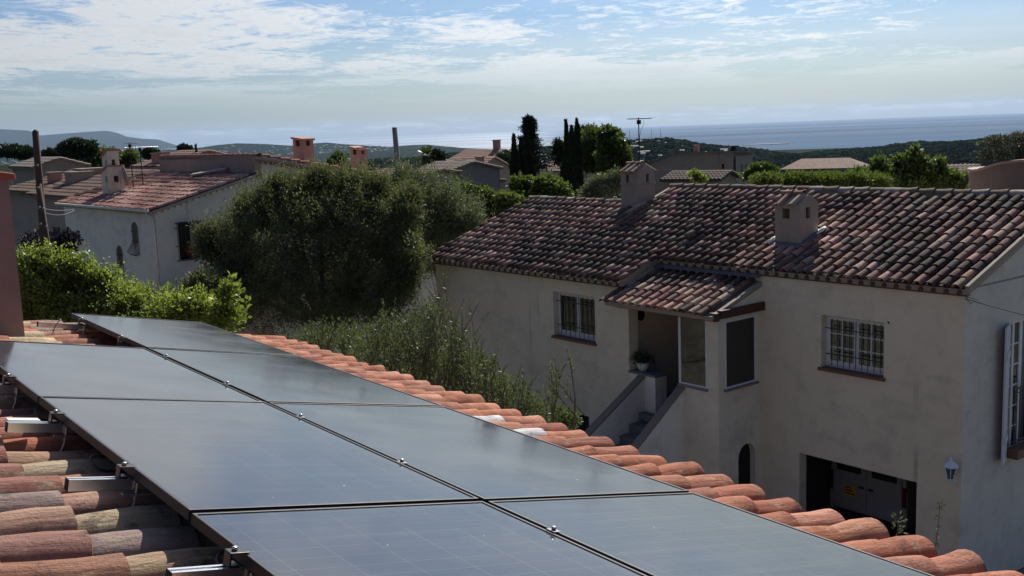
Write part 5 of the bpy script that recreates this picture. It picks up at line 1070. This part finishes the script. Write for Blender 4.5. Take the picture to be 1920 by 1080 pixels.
def cypress(label, x, yt, yb, Y, wpx, seed, n=12000):
    q = np.random.default_rng(seed); k = Y/F_PX; zt_ = at(x, yt, Y)[2]; p = at(x+ (yb-yt)*.03, yb, Y); gz = np.interp(Y, [30, 60, 110, 220], [GZ, -10.5, -16, -32])-.5; r = empty('cypress_tree', (p[0], Y, gz), 0, label, 'tree', 'cypresses in the middle distance')
    H = zt_-gz; W_ = wpx*k/2; f = q.uniform(0, 1, n)**.8; z = .06*H+f*.94*H; rad = W_*np.minimum(1, (1-f)*3.6)**1.05*(.75+.25*np.sin(f*17+seed))*(.9+.1*np.sin(f*40)); a = q.uniform(0, 6.283, n); rr_ = rad*np.sqrt(q.uniform(.35, 1.15, n))
    c = np.stack([rr_*np.cos(a), rr_*np.sin(a), z], 1); d = np.stack([np.cos(a)*.25, np.sin(a)*.25, np.ones(n)], 1)+q.normal(0, .15, (n, 3)); d /= np.linalg.norm(d, axis=1, keepdims=True); s_ = np.cross(d, q.normal(0, 1, (n, 3))); s_ /= np.linalg.norm(s_, axis=1, keepdims=True); L = 6.5*k*q.uniform(.6, 1.3, (n, 1)); w_ = 2.8*k
    V = np.stack([c, c+d*L*.4+s_*w_*.5, c+d*L, c+d*L*.4-s_*w_*.5], 1).reshape(-1, 3); npmesh('crown', V, np.arange(4*n).reshape(-1, 4), M['leaf_cyp'], r, attrs={'rnd': np.repeat(q.uniform(0, 1, n), 4)})
    MB().tube([(0, 0, 0), (0, 0, H*.35), (0, 0, H*.88)], [W_*.45, W_*.5, W_*.1], 8).build('trunk', M['bark'], r); return r
for i, (x, yt, wd, lab) in enumerate(((964, 256, 34, 'leftmost spire of the left cypress group, beside the dark conifer'), (977, 262, 32, 'middle spire of the left cypress group'), (991, 270, 38, 'broad right spire of the left cypress group'))): cypress('dark cypress, '+lab, x, yt, 384, 52+i*1.2, wd, 30+i)
for i, (x, yt, wd, lab) in enumerate(((1061, 229, 38, 'left spire of the right cypress group'), (1071, 240, 36, 'middle and lowest spire of the right cypress group'), (1081, 227, 38, 'right spire of the right cypress group, thin pointed tip'))): cypress('dark cypress, '+lab, x, yt, 362, 47+i*1.1, wd, 40+i)
for i, (x, yt, yb, wd, lab) in enumerate(((1110, 305, 352, 7, 'short thin cypress under the round green trees, left one'), (1124, 308, 352, 7, 'short thin cypress under the round green trees, middle one'), (1136, 310, 348, 6, 'short thin cypress under the round green trees, right one'), (1179, 270, 320, 12, 'narrow dark cypress right of the round green trees'), (368, 275, 292, 5, 'tiny dark cypress above the rose parapet'))): cypress(lab, x, yt, yb, 62, wd, 50+i, 1800)
def conifer(label, x, yt, yb, Y, wpx, seed):
    q = np.random.default_rng(seed); k = Y/F_PX; p = at(x, yb, Y); zt_ = at(x, yt, Y)[2]; zb2 = p[2]; gz = np.interp(Y, [30, 60, 110, 220], [GZ, -10.5, -16, -32])-.5; r = empty('conifer_tree', (p[0], Y, gz), 0, label, 'tree'); H = zt_-gz; hb = zb2-gz
    cen = []; tm = MB().tube([(0, 0, 0), (0, 0, hb), (0, 0, H)], [.25, .18, .02], 8)
    for tier in range(17):
        f0 = tier/17; R0 = wpx*k/2*(1-f0)**.75*q.uniform(.75, 1.15)
        for i in range(8):
            f = min(.99, f0+q.uniform(0, .03)); z = hb+(H-hb)*f; R_ = R0*q.uniform(.45, 1.15); a = q.uniform(0, 6.283); e = np.array([R_*math.cos(a), R_*math.sin(a), z+R_*q.uniform(-.05, .3)]); tm.tube([(0, 0, z), tuple(e)], [.05, .012], 4)
            for j in range(7): cen.append(np.array([0, 0, z])*(1-(j+1)/7)+e*((j+1)/7))
    V, Fc, rr_ = leaves(13000, np.array(cen), np.array([.10, .10, .05]), 6.0*k, 2.0*k, .0, seed); npmesh('crown', V, Fc, M['leaf_conif'], r, attrs={'rnd': rr_}); tm.build('trunk', M['bark'], r)
conifer('dark shaggy conifer rising above the left cypress group', 996, 219, 335, 60, 84, 61)
tree('round_tree', 'leafy green tree right of the cypresses, left one of the pair', 'tree', 56, [(1116, 272, 27, 26), (1106, 300, 20, 20), (1128, 305, 22, 24)], 'leaf_mid', 14000, 5, .6, seed=62, core=.4, limbs=8, group='round green trees')
tree('round_tree', 'leafy green tree next to the narrow dark cypress, right one of the pair', 'tree', 54, [(1148, 272, 24, 29), (1150, 305, 26, 26), (1166, 300, 14, 20), (1143, 256, 14, 14)], 'leaf_mid', 15000, 5, .6, seed=63, core=.4, limbs=8, group='round green trees')
tree('umbrella_pine', 'rounded dark pine top peeking out behind the right cypress group', 'tree', 66, [(1092, 252, 26, 11), (1084, 262, 18, 10), (1048, 285, 8, 20)], 'leaf_pine', 6000, 4.5, .5, seed=64, core=.4)
tree('dark_tree', 'dark bushy tree between the gabled house and the cypresses', 'tree', 82, [(943, 305, 12, 17), (935, 325, 12, 14), (950, 335, 10, 20)], 'leaf_pine', 5000, 4.5, .6, seed=65, core=.4)
tree('dark_tree', 'dark round treetop between the two salmon chimneys', 'tree', 60, [(633, 300, 13, 8), (628, 308, 14, 8)], 'leaf_mid', 3500, 4, .6, seed=66, core=.5)
tree('dark_tree', 'dark bushy tree right of the palm', 'tree', 84, [(820, 300, 11, 15), (826, 312, 10, 10)], 'leaf_pine', 3500, 4.5, .6, seed=67, core=.5)
for i, (bl, lab, lf) in enumerate((([(145, 276, 22, 11), (132, 282, 18, 9), (165, 281, 14, 9)], 'large dome shaped tree on the skyline right of the wooden pole', 'leaf_pine'), ([(102, 293, 19, 8), (92, 296, 12, 6)], 'low dark round tree beside the wooden pole', 'leaf_pine'), ([(165, 295, 30, 7), (200, 292, 22, 6), (135, 298, 22, 6)], 'low bushes under the large dome shaped tree', 'leaf_mid'), ([(20, 283, 18, 5), (45, 287, 16, 5)], 'row of low trees above the ribbed grey roof', 'leaf_pine'), ([(283, 290, 12, 8), (292, 294, 8, 6)], 'small dark treetop left of the rose parapet', 'leaf_pine'), ([(345, 280, 8, 4)], 'tiny treetop above the rose parapet', 'leaf_pine'), ([(175, 305, 26, 6), (215, 300, 26, 7), (240, 296, 14, 8)], 'bushes behind the white house chimney', 'leaf_mid'), ([(70, 312, 18, 8), (55, 320, 14, 8)], 'bush between the grey roof and the wooden pole', 'leaf_pine'))):
    tree('skyline_tree', lab, 'tree', 92+i*4, bl, lf, 5000 if i else 9000, 4.0, .6, seed=70+i, core=.6, limbs=4, group='trees on the left skyline')
tree('fig_tree', 'bushy green fig tree behind the ridge of the big house', 'tree', 30, [(1716, 318, 24, 17), (1700, 336, 40, 14), (1655, 335, 20, 11), (1752, 333, 24, 12), (1788, 341, 20, 8), (1716, 299, 10, 11), (1690, 311, 8, 8), (1648, 317, 6, 8), (1612, 337, 16, 8), (1756, 318, 8, 8)], 'leaf_mid', 17000, 7.0, .65, clumps=26, seed=90, core=.15, limbs=16, up=.6, sprigs=120, sprig_l=.2)
tree('leafy_hedge', 'long light green hedge just behind the ridge left of the fig tree', 'hedge', 26, [(1440, 341, 28, 5), (1490, 340, 34, 6), (1545, 340, 34, 6), (1595, 341, 28, 6), (1640, 344, 26, 6)], 'leaf_vine', 22000, 5.0, .3, seed=91, core=.4, limbs=8, sprigs=120, sprig_l=.12, up=.9, trunk_r=.04)
tree('round_tree', 'small round tree right of the arched windows', 'tree', 52, [(1424, 318, 16, 8), (1440, 324, 18, 8), (1410, 328, 12, 6)], 'leaf_mid', 5000, 4.5, .6, seed=92, core=.5)
tree('yellow_shrub', 'tuft of yellowish leaves poking over the ridge before the annex', 'shrub', 24, [(1302, 328, 10, 5), (1312, 333, 12, 5)], 'leaf_bright', 500, 7, .5, seed=93, limbs=3, trunk_r=.03)
tree('cedar_tree', 'brownish flat topped cedar above the round rose wall', 'tree', 64, [(1880, 258, 30, 5), (1912, 254, 28, 6), (1860, 268, 24, 4), (1900, 271, 36, 6), (1935, 262, 24, 8), (1868, 284, 30, 5), (1905, 288, 38, 6), (1850, 297, 16, 5), (1940, 280, 24, 8)], 'leaf_cedar', 9000, 4.0, .4, seed=94, limbs=40, clumps=30, trunk_r=.2, spread=.10, flat=.3)
def bare(label, pts, Y, m='bark'):
    q = MB()
    for (a, b, r_) in pts: p0_, p1_ = at(a[0], a[1], Y), at(b[0], b[1], Y+.3); q.tube([tuple(p0_), tuple((p0_+p1_)/2+np.array([.05, 0, .05])), tuple(p1_)], [r_, r_*.7, r_*.3], 5)
    return tag(q.build('bare_branch', M[m]), label, 'branch')
bare('bare branching twigs left of the cedar', [((1852, 330), (1838, 290), .06), ((1846, 312), (1826, 285), .04), ((1842, 300), (1822, 296), .03), ((1840, 298), (1846, 276), .03)], 62)
# palm
pm_ = empty('palm_tree', tuple(at(800, 310, 84)*np.array([1, 1, 0])+np.array([0, 0, -14.0])), 0, 'fan of palm fronds on a stout trunk right of the grey pole', 'palm tree')
tz_ = at(800, 292, 84)[2]+14; MB().tube([(0, 0, 0), (0, 0, tz_-1), (0, 0, tz_)], [.30, .26, .34], 9).build('trunk', M['bark'], pm_, True)
q = np.random.default_rng(4)
for i in range(34):
    a = i*2.4; el_ = math.radians(80-(i/34)*115); L = 1.25*q.uniform(.85, 1.1); P = []
    for j in range(6): f = j/5; P.append(np.array([math.cos(a)*L*f*math.cos(el_), math.sin(a)*L*f*math.cos(el_), tz_+L*f*math.sin(el_)-.35*f*f*L]))
    V, r_ = [], []
    for j in range(22):
        f = .15+.85*j/22; k = min(4, int(f*5)); c = P[k]+(P[k+1]-P[k])*(f*5-k); tn = (P[k+1]-P[k]); tn = tn/np.linalg.norm(tn); sd_ = np.cross(tn, [0, 0, 1.0]); sd_ /= np.linalg.norm(sd_)+1e-6
        for sg in (-1, 1): d = tn*.7+sd_*sg*.8+np.array([0, 0, -.15]); d /= np.linalg.norm(d); l = .34*math.sin(math.pi*min(.95, f*.8+.15)); w_ = tn*.03; V += [c, c+d*l*.5+w_, c+d*l, c+d*l*.5-w_]; r_ += [q.uniform()]*4
    npmesh('frond', V, np.arange(len(V)).reshape(-1, 4), M['leaf_palm'], pm_, attrs={'rnd': r_})
# upright olive shoots between the eave and the big house
def shoots(label, tops, Yr, n, L0, seed, dens=1.0, base_px=None, leafm='leaf_olive', fill=0, fillb=(), sp=.0):
    q = np.random.default_rng(seed); S = []; cen_ = []; tm = MB(); xs = [p[0] for p in tops]
    c0 = at(np.mean(xs), 760, np.mean(Yr)); O = np.array([c0[0], c0[1], GZ]); r = empty('olive_shrub', tuple(O), 0, label, 'olive tree', 'young olives between the houses'); Vs, Rs = [], []
    for i in range(n):
        x = q.uniform(min(xs), max(xs)); yt = np.interp(x, xs, [p[1] for p in tops])+abs(q.normal(0, 22))+0; Y = q.uniform(*Yr); top_ = at(x, yt, Y)-O; L = L0*q.uniform(.7, 1.25); lean = q.normal(0, .16, 2); bow = q.normal(0, .07, 3)
        b_ = top_-np.array([lean[0]*L+.10*L*np.sign(x-np.mean(xs)), lean[1]*L, L]); pts = [b_*(1-f)+top_*f+bow*math.sin(math.pi*f) for f in (0, .33, .66, 1)]
        tm.tube([tuple(p) for p in pts], [.009, .006, .004, .002], 4); m = int(L/.024*dens); br = 1 if q.uniform() < .7 else 0
        tw = [(pts, L)]
        for b3 in range(int(q.integers(2, 6))):
            f = q.uniform(.2, .9); k = min(2, int(f*3)); o_ = pts[k]+(pts[k+1]-pts[k])*(f*3-k); d = np.array([q.normal(0, .5), q.normal(0, .5), 1.0]); d /= np.linalg.norm(d); l2 = L*q.uniform(.12, .35); e_ = o_+d*l2; tm.tube([tuple(o_), tuple(e_)], [.004, .002], 3); tw.append(([o_, o_*.67+e_*.33, o_*.33+e_*.67, e_], l2))
        for (pp_, LL) in tw:
            for j in range(int(LL/.022*dens)):
                f = q.uniform(.08, 1); k = min(2, int(f*3)); c = pp_[k]+(pp_[k+1]-pp_[k])*(f*3-k); t_ = pp_[k+1]-pp_[k]; t_ = t_/np.linalg.norm(t_); d = t_*.8+q.normal(0, .6, 3); d /= np.linalg.norm(d); s_ = np.cross(d, q.normal(0, 1, 3)); s_ /= np.linalg.norm(s_); l = q.uniform(.030, .058); w_ = l*.125
                Vs += [c, c+d*l*.5+s_*w_, c+d*l, c+d*l*.5-s_*w_]; Rs += [q.uniform()]*4
        if i % 4 == 0: tm.tube([tuple(b_), tuple(b_*.4+np.array([0, 0, b_[2]*.35])), (0, 0, b_[2]*.45)], [.012, .02, .03], 4)
    V = np.array(Vs); Fc = np.arange(len(V)).reshape(-1, 4); R_a = np.array(Rs)
    if fill:
        k = np.mean(Yr)/F_PX; cc = []
        for (x, y, rx, ry) in fillb: c = at(x, y, np.mean(Yr)+.4)-O; cc.append(c+q.normal(0, .5, (70, 3))*np.array([rx*k, rx*k*.7, ry*k]))
        V2, F2, r2 = leaves(fill, np.concatenate(cc), .10, .05, .014, .9, seed); Fc = np.concatenate([Fc, F2+len(V)]); V = np.concatenate([V, V2]); R_a = np.concatenate([R_a, r2])
    npmesh('foliage', V, Fc, M[leafm], r, attrs={'rnd': R_a}); tm.tube([(0, 0, 0), (.05, .0, 1.2), (0, 0, 3.2)], [.09, .07, .04], 7); tm.build('stem', M['bark'], r); return r
M['leaf_shoot'] = leafmat('olive_shoot_leaf', (.055, .075, .030), (.13, .155, .068), .34, .2, .5, (.13, .15, .09))
shoots('dense clump of upright olive shoots just behind the salmon eave tiles', [(680, 610), (720, 588), (770, 572), (820, 568), (860, 600), (890, 640)], (11.0, 12.6), 100, .95, 101, 1.5, None, 'leaf_shoot', 12000, [(720, 665, 50, 30), (790, 670, 60, 45), (860, 700, 45, 40), (910, 745, 40, 25)])
shoots('loose olive shoots glinting in front of the plain wall of the big house', [(880, 650), (930, 670), (980, 690), (1030, 735), (1060, 745)], (10.4, 11.8), 46, .6, 102, 1.6, None, 'leaf_shoot', 2600, [(930, 755, 35, 25), (985, 770, 30, 18)])
shoots('slanting olive branch with shiny leaves under the barred window', [(1030, 668), (1050, 662), (1076, 648)], (10.6, 11.0), 7, .5, 103, 1.6, None, 'leaf_shoot')
shoots('short olive shoots in shade under the big dark tree', [(560, 605), (610, 592), (650, 598), (690, 600)], (12.5, 14.0), 26, .55, 104, .9, None, 'leaf_shoot', 3500, [(600, 640, 40, 16), (660, 640, 30, 14)])
shoots('wispy tall olive stems rising across the corner of the big house', [(800, 520), (835, 480), (860, 560), (905, 560)], (11.5, 12.5), 10, 1.1, 105, .5, None, 'leaf_shoot')
tree('low_shrub', 'dark low shrub at the cellar grille beside the stairs', 'shrub', 12.2, [(1062, 785, 22, 14), (1040, 775, 18, 14)], 'leaf_mid', 1500, 8, .4, seed=106, limbs=5, trunk_r=.02)
# dry stalk and glinting sprig over the eave in front of the garage
sk = empty('dry_stalk', tuple(at(1752, 1030, 7.5)-np.array([0, 0, .35])), 0, 'dry seed stalk standing up over the eave tiles by the garage', 'plant')
p_, q_ = at(1752, 1030, 7.5)-np.array([0, 0, .35]), at(1763, 946, 7.5); rel = q_-at(1752, 1030, 7.5)+np.array([0, 0, .35])
MB().tube([(0, 0, 0), tuple(rel*.5+np.array([-.012, 0, 0])), tuple(rel)], [.004, .003, .002], 5).build('stem', M['leaf_cedar'], sk)
V, Fc, rr = leaves(60, np.array([rel*f for f in (.55, .65, .75, .85, .95, 1.0)]), .008, .022, .009, .8, 7); npmesh('seed_head', V, Fc, M['leaf_cedar'], sk, attrs={'rnd': rr})['kind'] = 'stuff'
sp_ = empty('leafy_sprig', tuple(at(1682, 1000, 8.2)-np.array([0, 0, .3])), 0, 'small sprig of pale leaves against the dark garage opening', 'plant')
MB().tube([(0, 0, 0), (.0, 0, .3), (.01, 0, .42)], [.004, .003, .002], 5).build('stem', M['bark'], sp_); V, Fc, rr = leaves(34, np.array([(0, 0, .26), (0, 0, .32), (.01, 0, .38), (.01, 0, .42)]), .022, .04, .018, .5, 9); npmesh('foliage', V, Fc, M['leaf_olive'], sp_, attrs={'rnd': rr})

# ------------------------------------------------------------------ wooded hills and the far town
def forest():
    q = np.random.default_rng(21); import mathutils
    ter = bpy.data.objects['terrain'].data; n = len(ter.vertices); v = np.empty(n*3, dtype=np.float32); ter.vertices.foreach_get('co', v); v = v.reshape(-1, 3)
    k = 640; rr = np.hypot(v[:k*60, 0], v[:k*60, 1]); rows = v.reshape(-1, 640, 3); R_ = np.hypot(rows[:, 0, 0], rows[:, 0, 1]); AZ = np.arctan2(rows[5, :, 0], rows[5, :, 1])
    ico = []; t = (1+5**.5)/2
    iv = np.array([(-1, t, 0), (1, t, 0), (-1, -t, 0), (1, -t, 0), (0, -1, t), (0, 1, t), (0, -1, -t), (0, 1, -t), (t, 0, -1), (t, 0, 1), (-t, 0, -1), (-t, 0, 1)])/math.hypot(1, t)
    fc = np.array([(0, 11, 5), (0, 5, 1), (0, 1, 7), (0, 7, 10), (0, 10, 11), (1, 5, 9), (5, 11, 4), (11, 10, 2), (10, 7, 6), (7, 1, 8), (3, 9, 4), (3, 4, 2), (3, 2, 6), (3, 6, 8), (3, 8, 9), (4, 9, 5), (2, 4, 11), (6, 2, 10), (8, 6, 7), (9, 8, 1)])
    # one subdivision
    ed = {}; vs = list(iv); nf = []
    def mid_(a, b):
        kk = (min(a, b), max(a, b))
        if kk not in ed: m_ = (vs[a]+vs[b])/2; vs.append(m_/np.linalg.norm(m_)); ed[kk] = len(vs)-1
        return ed[kk]
    for (a, b, c) in fc: ab, bc, ca_ = mid_(a, b), mid_(b, c), mid_(c, a); nf += [(a, ab, ca_), (b, bc, ab), (c, ca_, bc), (ab, bc, ca_)]
    IV = np.array(vs); IF = np.array(nf)
    def put(N, r0, r1, size, name, label, azr, m, zfun=None):
        r = np.sqrt(q.uniform(r0*r0, r1*r1, N)); a = q.uniform(*azr, N)
        zi = np.empty(N)
        for i in range(N):
            j = np.searchsorted(R_, r[i])-1; f = (r[i]-R_[j])/(R_[j+1]-R_[j]); zi[i] = np.interp(a[i], AZ, rows[j, :, 2])*(1-f)+np.interp(a[i], AZ, rows[j+1, :, 2])*f
        s = size*q.uniform(.55, 1.25, N)*(1+.3*np.sin(a*90)); P = np.stack([np.sin(a)*r, np.cos(a)*r, zi+s*.35], 1)
        V = IV[None]*(1+q.normal(0, .16, (N, len(IV), 1)))*s[:, None, None]*np.array([1, 1, .8]); V = V+P[:, None, :]
        Fc = IF[None]+(np.arange(N)*len(IV))[:, None, None]
        rn = np.repeat(np.clip(q.normal(.5, .28, N), 0, 1), len(IV)); tag(npmesh(name, V.reshape(-1, 3), Fc.reshape(-1, 3), m, smooth=True, attrs={'rnd': rn}), label, None, None, 'stuff')
    m, t_ = mat('forest_canopy'); at_ = t_.n('ShaderNodeAttribute', attribute_name='rnd').outputs['Fac']; o = objc(t_)
    c = t_.mix(at_, (.008, .017, .012), (.017, .028, .019)); c = t_.mix(t_.m('MULTIPLY', t_.noise(o, .5, 4, .7), .6), c, (.02, .03, .015))
    out(t_, pbsdf(t_, c, 1.0, .0, bump(t_, t_.noise(o, .8, 3, .6), .4, .6)))
    put(14000, 700, 1515, 3.9, 'forest', 'pine woods covering the nearer hills', (math.radians(-24), math.radians(30)), m)
    put(3600, 1360, 1530, 3.9, 'forest', 'pine tops along the hill crests', (math.radians(-24), math.radians(30)), m)
    put(1500, 160, 700, 3.6, 'forest', 'trees scattered down the near valley', (math.radians(-28), math.radians(30)), m)
forest()
def town():
    q = np.random.default_rng(33); ter = bpy.data.objects['terrain'].data; v = np.empty(len(ter.vertices)*3, dtype=np.float32); ter.vertices.foreach_get('co', v); rows = v.reshape(-1, 640, 3); R_ = np.hypot(rows[:, 0, 0], rows[:, 0, 1]); AZ = np.arctan2(rows[5, :, 0], rows[5, :, 1])
    def zat(r, a): j = np.searchsorted(R_, r)-1; f = (r-R_[j])/(R_[j+1]-R_[j]); return np.interp(a, AZ, rows[j, :, 2])*(1-f)+np.interp(a, AZ, rows[j+1, :, 2])*f
    for (N, r0, r1, az0, az1, s0_, nm, lab) in ((260, 6800, 8400, -26, -6, 16, 'far_town', 'pale specks of a far town on the bluish slopes'), (60, 1100, 1420, 3, 12, 7, 'hill_villas', 'pale villas scattered among the pines')):
        mb = MB()
        for i in range(N):
            r = q.uniform(r0, r1); a = math.radians(q.uniform(az0, az1)); z = zat(r, a); w_, d_, h = s0_*q.uniform(.4, 1.2), s0_*.6, s0_*q.uniform(.25, .6)
            x, y = math.sin(a)*r, math.cos(a)*r; mb.box(x-w_/2, x+w_/2, y-d_/2, y+d_/2, z-3, z+h); mb.prism([(y-d_/2-.5, z+h+.05), (y+d_/2+.5, z+h+.05), (y, z+h+h*.35)], 0, x-w_/2-.3, x+w_/2+.3)
        tag(mb.build(nm, M['town']), lab, None, None, 'stuff')
M['town'] = simple('town_walls', (.42, .38, .34), .9)
town()

#@@MORE
